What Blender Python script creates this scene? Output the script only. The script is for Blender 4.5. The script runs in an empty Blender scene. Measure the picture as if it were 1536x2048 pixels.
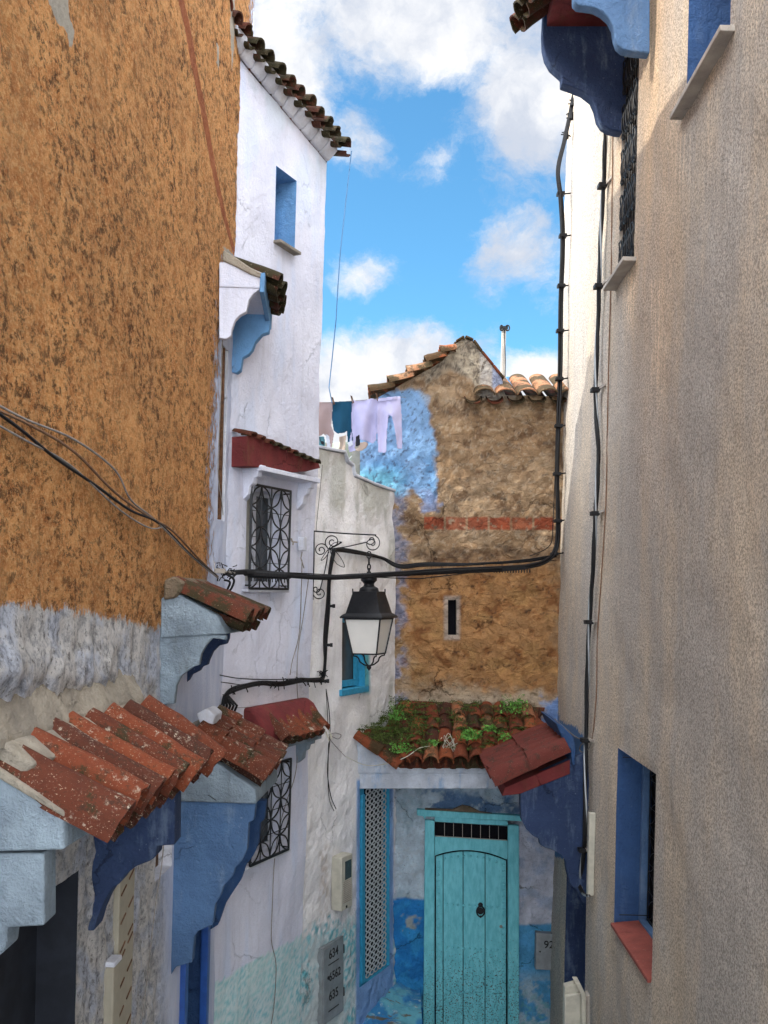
import bpy, math, random
import numpy as np
from mathutils import Vector
R = math.radians
random.seed(7)
sc = bpy.context.scene
# ---------------------------------------------------------------- camera
F, HY, CX = 2000.0, 1200.0, 768.0          # focal length, horizon row and centre column of the photograph (1536 x 2048)
cam = bpy.data.cameras.new('camera')
cam.sensor_width = 36; cam.sensor_fit = 'AUTO'; cam.lens = 36*F/2048
cam.shift_y = (HY-1024)/2048; cam.clip_start = .05; cam.clip_end = 3000
co = bpy.data.objects.new('camera', cam); sc.collection.objects.link(co)
co.location = (0, 0, 0); co.rotation_euler = (R(90), 0, 0)
sc.camera = co
sc.view_settings.view_transform = 'Standard'; sc.view_settings.look = 'None'
sc.view_settings.gamma = 1; sc.view_settings.use_curve_mapping = False
sc.view_settings.exposure = 1.0
# ---------------------------------------------------------------- sun
SUN_DIR = Vector((1.0, 0.12, -0.84)).normalized()      # the way the light travels
sun = bpy.data.lights.new('sun', 'SUN'); sun.energy = 2.4; sun.angle = R(.53); sun.color = (1, .93, .82)
so = bpy.data.objects.new('sun', sun); sc.collection.objects.link(so)
so.location = (-6, 0, 12); so.rotation_euler = SUN_DIR.to_track_quat('-Z', 'Y').to_euler()
# ---------------------------------------------------------------- node helper
class NT:
    def __init__(s, tree):
        s.t = tree; s.nodes = tree.nodes; s.l = tree.links
    def new(s, ty, **kw):
        n = s.nodes.new(ty)
        for k, v in kw.items(): setattr(n, k, v)
        return n
    def put(s, sock, v):
        if isinstance(v, bpy.types.NodeSocket): s.l.new(v, sock)
        elif v is not None:
            if sock.type == 'RGBA' and isinstance(v, (tuple, list)) and len(v) == 3: v = (*v, 1)
            if sock.type == 'VECTOR' and isinstance(v, (int, float)): v = (v, v, v)
            sock.default_value = v
    def math(s, op, a, b=None, c=None, clamp=False):
        n = s.new('ShaderNodeMath', operation=op, use_clamp=clamp)
        for i, v in enumerate((a, b, c)):
            if v is not None: s.put(n.inputs[i], v)
        return n.outputs[0]
    def vmath(s, op, a, b=None):
        n = s.new('ShaderNodeVectorMath', operation=op)
        s.put(n.inputs[0], a)
        if b is not None: s.put(n.inputs[3 if op == 'SCALE' else 1], b)
        return n.outputs['Value'] if op in ('LENGTH', 'DISTANCE', 'DOT_PRODUCT') else n.outputs[0]
    def noise(s, vec, scale=5, detail=5, rough=.55, dist=0, col=False):
        n = s.new('ShaderNodeTexNoise'); s.put(n.inputs['Vector'], vec)
        n.inputs['Scale'].default_value = scale; n.inputs['Detail'].default_value = detail
        n.inputs['Roughness'].default_value = rough; n.inputs['Distortion'].default_value = dist
        return n.outputs['Color' if col else 'Fac']
    def voro(s, vec, scale=5, feature='F1', out='Distance', rnd=1):
        n = s.new('ShaderNodeTexVoronoi', feature=feature); s.put(n.inputs['Vector'], vec)
        n.inputs['Scale'].default_value = scale; n.inputs['Randomness'].default_value = rnd
        return n.outputs[out]
    def step(s, v, a, b, o0=0., o1=1.):
        n = s.new('ShaderNodeMapRange', interpolation_type='SMOOTHSTEP')
        s.put(n.inputs[0], v); s.put(n.inputs[1], a); s.put(n.inputs[2], b)
        n.inputs[3].default_value = o0; n.inputs[4].default_value = o1
        return n.outputs[0]
    def mix(s, f, a, b, mode='MIX'):
        n = s.new('ShaderNodeMix', data_type='RGBA', blend_type=mode, clamp_result=False)
        s.put(n.inputs[0], f); s.put(n.inputs[6], a); s.put(n.inputs[7], b)
        return n.outputs[2]
    def mapv(s, vec, scale=(1, 1, 1), loc=(0, 0, 0)):
        n = s.new('ShaderNodeMapping'); s.put(n.inputs['Vector'], vec)
        n.inputs['Scale'].default_value = scale; n.inputs['Location'].default_value = loc
        return n.outputs[0]
    def attr(s, name, out='Fac'):
        return s.new('ShaderNodeAttribute', attribute_name=name).outputs[out]
# ---------------------------------------------------------------- world: blue sky with broken cumulus
w = bpy.data.worlds.new('World'); sc.world = w; w.use_nodes = True
W = NT(w.node_tree); W.nodes.clear()
sky = W.new('ShaderNodeTexSky', sky_type='NISHITA'); sky.sun_disc = False
sky.sun_elevation = math.asin(-SUN_DIR.z); sky.sun_rotation = math.atan2(-SUN_DIR.x, -SUN_DIR.y)
sky.altitude = 600; sky.air_density = 1.0; sky.dust_density = .3; sky.ozone_density = 2.0
STR = .12
tc = W.new('ShaderNodeTexCoord').outputs['Generated']
def ddir(px, py): return Vector(((px-CX)/F, 1, (HY-py)/F)).normalized()
warp = W.vmath('SUBTRACT', W.noise(tc, 9, 7, .66, col=True), (.5, .5, .5))
wv = W.vmath('ADD', tc, W.vmath('SCALE', warp, .055))
base = W.noise(W.mapv(wv, (1, 1, 1.5)), 8, 10, .68, .15)
bias = None
for px, py, rx, rz, amp in [(860, 30, 330, 150, .40), (560, 120, 160, 210, .46), (720, 275, 110, 85, .30), (1060, 200, 200, 240, .42),
                            (880, 335, 100, 65, .28), (1040, 490, 140, 110, .37), (1085, 570, 60, 70, .16), (725, 548, 140, 75, .33), (875, 490, 50, 40, .10),
                            (745, 790, 260, 165, .60), (1080, 775, 110, 95, .55), (905, 410, 55, 40, .05)]:
    c = ddir(px, py)
    d = W.vmath('SUBTRACT', wv, tuple(c))
    q = W.vmath('LENGTH', W.mapv(d, (F/rx, .6, F/rz)))
    g = W.step(q, 1.25, 0.0, 0, amp)
    bias = g if bias is None else W.math('MAXIMUM', bias, g)
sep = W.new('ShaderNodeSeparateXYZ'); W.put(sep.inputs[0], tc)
behind = W.step(sep.outputs[1], .74, .45, 0, .55)                   # unseen cloud cover added outside the view, to light the shaded walls
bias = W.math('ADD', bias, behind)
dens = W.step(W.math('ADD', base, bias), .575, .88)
shade = W.noise(W.vmath('ADD', wv, (.02, 0, .03)), 11, 6, .6)
ccol = W.mix(W.step(shade, .35, .65), (.33/STR, .36/STR, .42/STR), (.54/STR, .54/STR, .545/STR))
ccol = W.mix(1, ccol, W.math('ADD', 1.0, W.math('MULTIPLY', W.step(sep.outputs[1], .76, .40, 0.0, 4.0), W.step(sep.outputs[2], 0.0, .5, 2.6, 1.0))), 'MULTIPLY')   # off-view cloud brightened as added fill light, behind and above
skyc = W.mix(1.0, sky.outputs[0], (.54, .97, 1.06), 'MULTIPLY')
low = W.step(sep.outputs[2], .02, -.05)
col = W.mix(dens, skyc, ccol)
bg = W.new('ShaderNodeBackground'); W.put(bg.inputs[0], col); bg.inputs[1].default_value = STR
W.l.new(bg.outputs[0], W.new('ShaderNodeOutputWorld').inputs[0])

# ---------------------------------------------------------------- geometry helpers
def P(px, py, d): return Vector(((px-CX)/F*d, d, (HY-py)/F*d))
class Plane:
    """a wall: X = x0 + s*Y + lean*Z, facing +X (side=1) or -X (side=-1)"""
    def __init__(s, x0, sl, lean, side):
        s.x0, s.sl, s.lean = x0, sl, lean
        s.n = Vector((1, -sl, -lean)).normalized()*side
        s.U = Vector((sl, 1, 0)).normalized(); s.V = Vector((lean, 0, 1)); s.V -= s.U*s.V.dot(s.U); s.V.normalize()
        s.o = Vector((x0, 0, 0))
    def hit(s, px, py):
        r = Vector(((px-CX)/F, 1, (HY-py)/F))
        return r*(s.n.dot(s.o)/s.n.dot(r))
    def uv(s, p): q = p-s.o; return q.dot(s.U), q.dot(s.V)
    def huv(s, px, py): return s.uv(s.hit(px, py))
    def pt(s, u, v, out=0): return s.o+s.U*u+s.V*v+s.n*out
class Front(Plane):
    """a wall facing the viewer at Y = d"""
    def __init__(s, d):
        s.n = Vector((0, -1, 0)); s.U = Vector((1, 0, 0)); s.V = Vector((0, 0, 1)); s.o = Vector((0, d, 0))

def vnoise(p, seed=0):
    i = np.floor(p).astype(np.int64); f = p-i; f = f*f*(3-2*f)
    def h(a, b, c):
        n = (a*374761393+b*668265263+c*2147483647+seed*974634777) & 0xffffffff
        n = ((n ^ (n >> 13))*1274126177) & 0xffffffff
        n = (n ^ (n >> 16)) & 0xffffffff
        return n/4294967295.0
    r = 0
    for a in (0, 1):
        for b in (0, 1):
            for c in (0, 1):
                wgt = (f[:, 0] if a else 1-f[:, 0])*(f[:, 1] if b else 1-f[:, 1])*(f[:, 2] if c else 1-f[:, 2])
                r = r+wgt*h(i[:, 0]+a, i[:, 1]+b, i[:, 2]+c)
    return r
def fbm(p, scale, oct=4, seed=0, rough=.5):
    r = 0; a = 1; t = 0
    for k in range(oct):
        r = r+a*vnoise(p*scale*(2**k)+k*17.3, seed+k); t += a; a *= rough
    return r/t
def sdf(px, py, poly):
    """signed distance in photo pixels, positive inside"""
    d = np.full(px.shape, 1e9); ins = np.zeros(px.shape, bool); n = len(poly)
    for i in range(n):
        ax, ay = poly[i]; bx, by = poly[(i+1) % n]
        ex, ey = bx-ax, by-ay; wx, wy = px-ax, py-ay
        t = np.clip((wx*ex+wy*ey)/(ex*ex+ey*ey+1e-9), 0, 1)
        d = np.minimum(d, np.hypot(wx-t*ex, wy-t*ey))
        c = ((ay > py) != (by > py))
        with np.errstate(divide='ignore', invalid='ignore'):
            xi = ax+(py-ay)*(bx-ax)/(by-ay if by != ay else 1e-9)
        ins ^= c & (px < xi)
    return np.where(ins, d, -d)
def sstep(x, a, b):
    t = np.clip((x-a)/(b-a), 0, 1); return t*t*(3-2*t)
def proj(co):
    y = np.maximum(co[:, 1], .3)
    return CX+co[:, 0]/y*F, HY-co[:, 2]/y*F

def link(name, me, m=None, parent=None):
    o = bpy.data.objects.new(name, me); sc.collection.objects.link(o)
    if m: me.materials.append(m)
    if parent is not None:
        o.parent = parent
        if parent.parent is not None: base = parent.parent.location+parent.location
        else: base = parent.location
        o.location = -base            # meshes are modelled in world metres
    return o
class MB:
    def __init__(s): s.v = []; s.f = []; s.t = []; s.tint = .5
    def add(s, vs, fs):
        b = len(s.v); s.v += [tuple(v) for v in vs]; s.t += [s.tint]*len(vs)
        s.f += [tuple(b+i for i in f) for f in fs]
    def box(s, c, ax, ay, az):
        """centre and three half-axis vectors"""
        c = Vector(c); ax, ay, az = Vector(ax), Vector(ay), Vector(az)
        vs = [c+ax*i+ay*j+az*k for i in (-1, 1) for j in (-1, 1) for k in (-1, 1)]
        s.add(vs, [(0, 1, 3, 2), (4, 6, 7, 5), (0, 4, 5, 1), (2, 3, 7, 6), (0, 2, 6, 4), (1, 5, 7, 3)])
    def prism(s, pts, ext):
        """polygon of 3-D points, pushed along ext"""
        pts = [Vector(p) for p in pts]; n = len(pts); ext = Vector(ext)
        s.add(pts+[p+ext for p in pts], [tuple(range(n)), tuple(range(2*n-1, n-1, -1))]+[(i, i+n, (i+1) % n+n, (i+1) % n) for i in range(n)])
    def px(s, pts, d, t): s.prism([P(x, y, d) for x, y in pts], (0, t, 0))
    def tube(s, pts, r, n=7, closed=False, r1=None):
        pts = [Vector(p) for p in pts]; m = len(pts); vs = []; prev = None
        for i, p in enumerate(pts):
            a = pts[i-1] if (i > 0 or closed) else p; b = pts[(i+1) % m] if (i < m-1 or closed) else p
            t = (b-a).normalized()
            if prev is None:
                prev = t.orthogonal().normalized()
            prev = (prev-t*prev.dot(t)).normalized(); q = t.cross(prev)
            rr = r if r1 is None else r+(r1-r)*i/(m-1)
            for k in range(n):
                an = 2*math.pi*k/n; vs.append(p+prev*math.cos(an)*rr+q*math.sin(an)*rr)
        fs = []
        for i in range(m if closed else m-1):
            j = (i+1) % m
            for k in range(n): fs.append((i*n+k, i*n+(k+1) % n, j*n+(k+1) % n, j*n+k))
        if not closed: fs += [tuple(range(n))[::-1], tuple(range((m-1)*n, m*n))]
        s.add(vs, fs)
    def lathe(s, c, prof, n=16, axis=(0, 0, 1), sq=None):
        c = Vector(c); az = Vector(axis).normalized(); ax = az.orthogonal().normalized(); ay = az.cross(ax)
        vs = []; m = len(prof)
        for r, z in prof:
            for k in range(n):
                a = 2*math.pi*(k+.5)/n; vs.append(c+az*z+(ax*math.cos(a)+ay*math.sin(a))*r)
        fs = [(i*n+k, i*n+(k+1) % n, (i+1)*n+(k+1) % n, (i+1)*n+k) for i in range(m-1) for k in range(n)]
        fs += [tuple(range(n))[::-1], tuple(range((m-1)*n, m*n))]
        s.add(vs, fs)
    def tile(s, p0, p1, w0, w1, up, h=.5, th=.014, pan=False, n=9, tint=None):
        """one barrel tile from p0 (top) to p1 (bottom)"""
        p0, p1, up = Vector(p0), Vector(p1), Vector(up)
        ax = (p1-p0).normalized(); cr = ax.cross(up).normalized(); u = cr.cross(ax).normalized()
        if pan: u = -u
        if tint is not None: s.tint = tint
        vs = []
        ks = 5
        sag = random.uniform(-.008, .008); wb = [random.uniform(-.035, .035) for _ in range(ks+1)]; chip = [random.uniform(-.004, .003)-(.016 if random.random() < .04 else 0) for _ in range(n)]
        for e in range(ks+1):
            f = e/ks; p = p0.lerp(p1, f)+u*sag*math.sin(math.pi*f); ww = w0+(w1-w0)*f
            ww *= 1+wb[e]
            for sh in (0, th):
                for k in range(n):
                    a = math.pi*k/(n-1)
                    vs.append(p+cr*math.cos(a)*(ww/2-sh)+u*math.sin(a)*(ww*h-sh)+(ax*chip[k] if e == ks else Vector((0, 0, 0))))
        L = 2*n; fs = []
        for e in range(ks):
            for k in range(n-1):
                a, b = e*L+k, (e+1)*L+k
                fs.append((a, a+1, b+1, b)); fs.append((a+n, b+n, b+n+1, a+n+1))
            for k in (0, n-1):
                a, b = e*L+k, (e+1)*L+k
                fs.append((a, b, b+n, a+n))
        for e in (0, ks):
            for k in range(n-1):
                a = e*L+k; fs.append((a, a+n, a+n+1, a+1))
        s.add(vs, fs)
    def build(s, name, m=None, parent=None, smooth=False, bevel=0, loc=None):
        me = bpy.data.meshes.new(name); me.from_pydata(s.v, [], s.f); me.update()
        a = me.attributes.new('tint', 'FLOAT', 'POINT'); a.data.foreach_set('value', s.t)
        import bmesh
        bm = bmesh.new(); bm.from_mesh(me); bmesh.ops.recalc_face_normals(bm, faces=bm.faces); bm.to_mesh(me); bm.free()
        o = link(name, me, m, parent)
        if smooth:
            me.shade_smooth() if hasattr(me, 'shade_smooth') else None
            me.set_sharp_from_angle(angle=R(42))
        if bevel:
            b = o.modifiers.new('bevel', 'BEVEL'); b.width = bevel; b.segments = 2; b.limit_method = 'ANGLE'; b.angle_limit = R(35)
            me.shade_smooth(); b.harden_normals = False
            me.set_sharp_from_angle(angle=R(60))
        return o
def tag(o, label=None, cat=None, group=None, kind=None):
    if label: o['label'] = label
    if cat: o['category'] = cat
    if group: o['group'] = group
    if kind: o['kind'] = kind
    return o
def thing(name, loc, label, cat, group=None):
    o = bpy.data.objects.new(name, None); sc.collection.objects.link(o); o.location = loc; o.empty_display_size = .2
    return tag(o, label, cat, group)

def gridwall(name, pl, us, vs, warp, holes, mat, parent, thick=2.5, disp=None, color=None, masks=None):
    """a wall sheet with real openings and a rough face, closed to a solid behind.  holes: (u0,u1,v0,v1)"""
    us = sorted(set([round(x, 5) for x in us]+[round(x, 5) for h in holes for x in h[:2]]))
    vs = sorted(set([round(x, 5) for x in vs]+[round(x, 5) for h in holes for x in h[2:]]))
    def thin(a, keep):
        out = [a[0]]
        for x in a[1:]:
            if x-out[-1] < .006:
                if x in keep: out[-1] = x
                continue
            out.append(x)
        return out
    us = thin(us, {round(x, 5) for h in holes for x in h[:2]}); vs = thin(vs, {round(x, 5) for h in holes for x in h[2:]})
    nu, nv = len(us), len(vs)
    Ug, Vg = np.meshgrid(us, vs, indexing='ij'); uu, vv = Ug.ravel(), Vg.ravel()
    if warp: wu, wv_ = warp(uu, vv)
    else: wu, wv_ = uu, vv
    o, U, V, n = (np.array(x) for x in (pl.o, pl.U, pl.V, pl.n))
    co = o+np.outer(wu, U)+np.outer(wv_, V)
    px, py = proj(co)
    if disp is not None:
        dd = disp(co, px, py)
        edge = np.ones_like(uu)
        for h in holes:
            du = np.maximum(np.maximum(h[0]-uu, uu-h[1]), 0); dv = np.maximum(np.maximum(h[2]-vv, vv-h[3]), 0)
            edge = np.minimum(edge, .25+np.clip(np.hypot(du, dv)/.06, 0, .75))
        co = co+np.outer(dd*edge, n)
    idx = np.arange(nu*nv).reshape(nu, nv)
    keep = np.ones((nu-1, nv-1), bool)
    uc = (np.array(us[:-1])+np.array(us[1:]))/2; vc = (np.array(vs[:-1])+np.array(vs[1:]))/2
    for h in holes:
        keep &= ~(((uc > h[0]) & (uc < h[1]))[:, None] & ((vc > h[2]) & (vc < h[3]))[None, :])
    I, J = np.where(keep)
    q = np.stack([idx[I, J], idx[I+1, J], idx[I+1, J+1], idx[I, J+1]], 1)
    flip = np.dot(np.cross(U, V), n) < 0
    if flip: q = q[:, ::-1]
    # close the solid
    ring = list(idx[:, 0])+list(idx[-1, 1:])+list(idx[::-1, -1][1:])+list(idx[0, ::-1][1:-1])
    back = co[ring]-n*thick
    b0 = len(co); m = len(ring); co = np.vstack([co, back])
    faces = [tuple(int(a) for a in r) for r in q]
    faces += [(int(ring[i]), int(ring[(i+1) % m]), b0+(i+1) % m, b0+i)[::(-1 if not flip else 1)] for i in range(m)]
    faces.append(tuple(b0+i for i in range(m))[::(-1 if not flip else 1)])
    me = bpy.data.meshes.new(name); me.from_pydata(co.tolist(), [], faces); me.update()
    if color is not None:
        c = color(co, *proj(co)); a = me.attributes.new('Col', 'FLOAT_COLOR', 'POINT')
        a.data.foreach_set('color', np.hstack([c, np.ones((len(c), 1))]).astype(np.float32).ravel())
    if masks:
        for k, fn in masks.items():
            a = me.attributes.new(k, 'FLOAT', 'POINT'); a.data.foreach_set('value', fn(co, *proj(co)).astype(np.float32))
    me.shade_smooth(); me.set_sharp_from_angle(angle=R(50))
    return link(name, me, mat, parent)
def rng(a, b, st):
    n = max(1, int(round((b-a)/st))); return [a+(b-a)*i/n for i in range(n+1)]
def reveal(pl, h, depth, warp=None, back=None, splay=0):
    """reveal faces of an opening, returned as a builder; back = depth of the closing pane"""
    mb = MB(); u0, u1, v0, v1 = h
    def pt(u, v, o):
        if warp:
            a, b = warp(np.array([u]), np.array([v])); u, v = float(a[0]), float(b[0])
        return pl.pt(u, v, o)
    e = .0
    N_ = 8
    for (a, b) in (((u0, v0), (u1, v0)), ((u1, v0), (u1, v1)), ((u1, v1), (u0, v1)), ((u0, v1), (u0, v0))):
        for i in range(N_):
            p = (a[0]+(b[0]-a[0])*i/N_, a[1]+(b[1]-a[1])*i/N_); q = (a[0]+(b[0]-a[0])*(i+1)/N_, a[1]+(b[1]-a[1])*(i+1)/N_)
            mb.add([pt(*p, e), pt(*q, e), pt(*q, -depth), pt(*p, -depth)], [(0, 1, 2, 3)])
    return mb, pt
# ---------------------------------------------------------------- materials
def material(name):
    m = bpy.data.materials.new(name); m.use_nodes = True
    t = NT(m.node_tree); b = t.nodes['Principled BSDF']
    t.b = b; t.obj = t.new('ShaderNodeTexCoord').outputs['Object']; t.m = m
    return t
def finish(t, col, rough=.85, bump=None, bd=.01, spec=.3, metal=0):
    t.put(t.b.inputs['Base Color'], col); t.put(t.b.inputs['Roughness'], rough)
    t.b.inputs['Specular IOR Level'].default_value = spec; t.b.inputs['Metallic'].default_value = metal
    if bump is not None:
        n = t.new('ShaderNodeBump'); n.inputs['Strength'].default_value = 1; n.inputs['Distance'].default_value = bd
        t.put(n.inputs['Height'], bump); t.l.new(n.outputs[0], t.b.inputs['Normal'])
    return t.m
def plaster(name, base=None, dark=.7, var=2.2, fine=60, bd=.006, rough=.88, stain=None, stain_amt=.4, streak=0, mid=14, spec=.25, speck=None, crack=.5, cell=0):
    """painted or raw plaster: broad tone, weathered streaks, fine grain and a hand-made surface"""
    t = material(name); o = t.obj
    c = t.attr('Col', 'Color') if base is None else base
    n1 = t.noise(o, var, 6, .6); n2 = t.noise(o, mid, 6, .65, .3); n3 = t.noise(o, fine, 4, .6)
    k = t.mix(t.step(n1, .3, .72), (dark, dark, dark*1.02), (1.08, 1.08, 1.07))
    c = t.mix(1, c, k, 'MULTIPLY')
    c = t.mix(1, c, t.mix(n3, (.86, .86, .86), (1.14, 1.14, 1.14)), 'MULTIPLY')
    if stain is not None:
        s = t.noise(t.mapv(o, (5, 5, .9)), 1.6, 6, .68)
        c = t.mix(t.step(t.math('ADD', s, t.math('MULTIPLY', n2, .35)), .68, .9, 0, stain_amt), c, stain)
    if streak:
        s = t.noise(t.mapv(o, (16, 16, .7)), 1, 5, .6)
        c = t.mix(t.step(s, .5, .78, 0, streak), c, t.mix(1, c, (.62, .60, .56), 'MULTIPLY'))
    if speck:
        c = t.mix(t.step(t.noise(o, 38, 3, .7), .66, .71, 0, speck[3]), c, speck[:3])
    h = t.math('ADD', t.math('MULTIPLY', n2, 2.2), t.math('MULTIPLY', n3, .7))
    if crack:
        wq = t.vmath('ADD', o, t.vmath('SCALE', t.noise(o, 6, 6, .7, col=True), .22))
        e = t.voro(wq, 1.7, 'DISTANCE_TO_EDGE'); cm = t.math('MULTIPLY', t.step(e, .012, .004), t.step(t.noise(o, 1.4, 3, .6), .52, .60))
        c = t.mix(t.math('MULTIPLY', cm, crack), c, t.mix(1, c, (.30, .28, .26), 'MULTIPLY')); h = t.math('SUBTRACT', h, t.math('MULTIPLY', cm, .9))
    if cell:
        wq = t.vmath('ADD', t.mapv(o, (1, 1, 1.7)), t.vmath('SCALE', t.noise(o, 7, 5, .7, col=True), .16))
        e = t.voro(wq, cell, 'DISTANCE_TO_EDGE'); cc = t.voro(wq, cell, 'F1', 'Color'); sw = t.new('ShaderNodeSeparateColor'); t.put(sw.inputs[0], cc)
        z = t.new('ShaderNodeSeparateXYZ'); t.put(z.inputs[0], o); up = t.math('MULTIPLY', t.step(z.outputs[2], -1.25, -1.0), t.step(t.attr('bare'), .35, .65))
        c = t.mix(t.math('MULTIPLY', up, .32), c, t.mix(1, c, t.mix(sw.outputs[0], (.62, .60, .58), (1.42, 1.36, 1.28)), 'MULTIPLY'))
        jm = t.math('MULTIPLY', t.math('MULTIPLY', t.step(e, .10, .03), up), t.step(n2, .42, .55)); c = t.mix(t.math('MULTIPLY', jm, .22), c, t.mix(1, c, (.38, .34, .30), 'MULTIPLY'))
        h = t.math('SUBTRACT', h, t.math('MULTIPLY', jm, .7))
    return finish(t, c, rough, h, bd, spec)
def simple(name, c, rough=.6, metal=0, spec=.4, var=.25, scale=30, bd=.001):
    t = material(name); n = t.noise(t.obj, scale, 5, .6)
    a = tuple(x*(1-var) for x in c); b = tuple(x*(1+var) for x in c)
    return finish(t, t.mix(t.step(n, .3, .7), a, b), rough, n, bd, spec, metal)

M = {}
def m_orange():
    t = material('ochre render, pitted and streaked'); o = t.obj
    big = t.noise(o, 1.1, 5, .6); col = t.noise(t.mapv(o, (1, .62, .8)), 9, 10, .80, .15); fine = t.noise(t.mapv(o, (1, .6, .85)), 62, 6, .82)
    pits = t.noise(t.mapv(o, (1, .50, .70)), 24, 10, .86, .1)
    c = t.mix(t.step(col, .34, .62), (.56, .215, .066), (.86, .43, .165))
    c = t.mix(t.step(fine, .45, .62, 0, .8), c, (.92, .58, .27))
    c = t.mix(t.step(big, .35, .75), t.mix(1, c, (.90, .86, .82), 'MULTIPLY'), t.mix(1, c, (1.1, 1.05, .98), 'MULTIPLY'))
    sparse = t.noise(t.mapv(o, (1, 1, .6)), 2.2, 7, .7)
    pm = t.math('MULTIPLY', t.step(pits, .520, .555), t.step(sparse, .38, .58, .22, 1))
    c = t.mix(t.math('MULTIPLY', pm, .82), c, (.085, .042, .020))
    # red painted stripe, pale scars
    sc_ = t.math('ADD', t.attr('scar'), t.math('MULTIPLY', t.math('SUBTRACT', t.noise(t.mapv(o, (1, 1, .4)), 26, 5, .7), .5), .9))
    c = t.mix(t.step(sc_, .5, .6), c, t.mix(fine, (.48, .42, .33), (.70, .64, .54)))
    rd = t.math('ADD', t.attr('stripe'), t.math('MULTIPLY', t.math('SUBTRACT', t.noise(o, 22, 5, .7), .5), .5))
    c = t.mix(t.step(rd, .48, .6, 0, .85), c, t.mix(fine, (.34, .085, .035), (.52, .16, .07)))
    # whitewashed lower part
    wn = t.noise(t.mapv(o, (1, 1, .55)), 16, 8, .8)
    wm = t.step(t.math('ADD', t.attr('white'), t.math('MULTIPLY', t.math('SUBTRACT', wn, .5), 1.5)), .44, .6)
    wl = t.noise(o, 13, 9, .80, .2)
    wc = t.mix(t.step(wl, .36, .56), (.34, .335, .34), (.80, .77, .73))
    wc = t.mix(t.step(t.noise(o, 3.1, 5, .6), .45, .62), wc, t.mix(1, wc, (.86, .94, 1.10), 'MULTIPLY'))
    wc = t.mix(t.step(t.noise(t.mapv(o, (1, 1, .6)), 34, 6, .75), .56, .62, 0, .7), wc, (.12, .105, .085))
    sm = t.attr('smooth')
    wc = t.mix(sm, wc, t.mix(t.step(t.noise(t.mapv(o, (1, 1, .25)), 7, 6, .6), .35, .7), (.50, .56, .72), (.66, .70, .82)))
    c = t.mix(wm, c, wc)
    h = t.math('SUBTRACT', t.math('ADD', t.math('MULTIPLY', col, 1.4), t.math('MULTIPLY', fine, 1.5)), t.math('MULTIPLY', pm, 1.1))
    h2 = t.math('ADD', t.math('MULTIPLY', wl, 2.6), t.math('MULTIPLY', fine, .5))
    hh = t.mix(wm, h, t.mix(sm, h2, t.math('MULTIPLY', fine, .4)))
    return finish(t, c, .95, hh, .034, .15)
M['orange'] = m_orange()
def m_pebble():
    t = material('pebbledash beige render'); o = t.obj
    g = t.noise(o, 62, 4, .75, .4); g2 = t.noise(o, 120, 2, .6); big = t.noise(t.mapv(o, (1, 1, .35)), 1.3, 6, .6); st = t.noise(t.mapv(o, (5, 5, .45)), 1.1, 6, .65)
    c = t.mix(t.step(g, .40, .60), (.33, .285, .235), (.70, .615, .51))
    c = t.mix(t.step(g2, .62, .72, 0, .5), c, (.80, .72, .62))
    c = t.mix(t.step(big, .4, .66), t.mix(1, c, (.90, .93, .98), 'MULTIPLY'), t.mix(1, c, (1.12, 1.06, .97), 'MULTIPLY'))
    c = t.mix(t.step(st, .47, .74, 0, .28), c, t.mix(1, c, (.66, .64, .62), 'MULTIPLY'))
    c = t.mix(t.attr('orange'), c, t.mix(1, c, (1.12, .94, .78), 'MULTIPLY'))
    pl = t.attr('pale')
    c = t.mix(pl, c, t.mix(1, c, (1.12, 1.14, 1.16), 'MULTIPLY'))
    dm = t.math('MULTIPLY', t.attr('drip'), t.step(t.noise(t.mapv(o, (30, 30, .5)), 1, 4, .6), .42, .62)); c = t.mix(dm, c, t.mix(1, c, (1.45, 1.42, 1.36), 'MULTIPLY'))
    dk = t.math('MULTIPLY', t.step(t.noise(t.mapv(o, (9, 9, .35)), 1.0, 7, .7), .56, .66, 0, .5), t.step(t.noise(o, .9, 4, .6), .45, .6)); c = t.mix(dk, c, t.mix(1, c, (.60, .57, .53), 'MULTIPLY'))
    bl = t.step(t.math('ADD', t.attr('blue'), t.math('MULTIPLY', t.math('SUBTRACT', t.noise(o, 14, 6, .7), .5), .9)), .45, .6)
    c = t.mix(bl, c, t.mix(g, (.055, .13, .30), (.14, .27, .50)))
    h = t.math('ADD', t.math('MULTIPLY', g, 1.7), t.math('MULTIPLY', big, .5))
    return finish(t, c, .93, h, .018, .2)
M['pebble'] = m_pebble()
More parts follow.
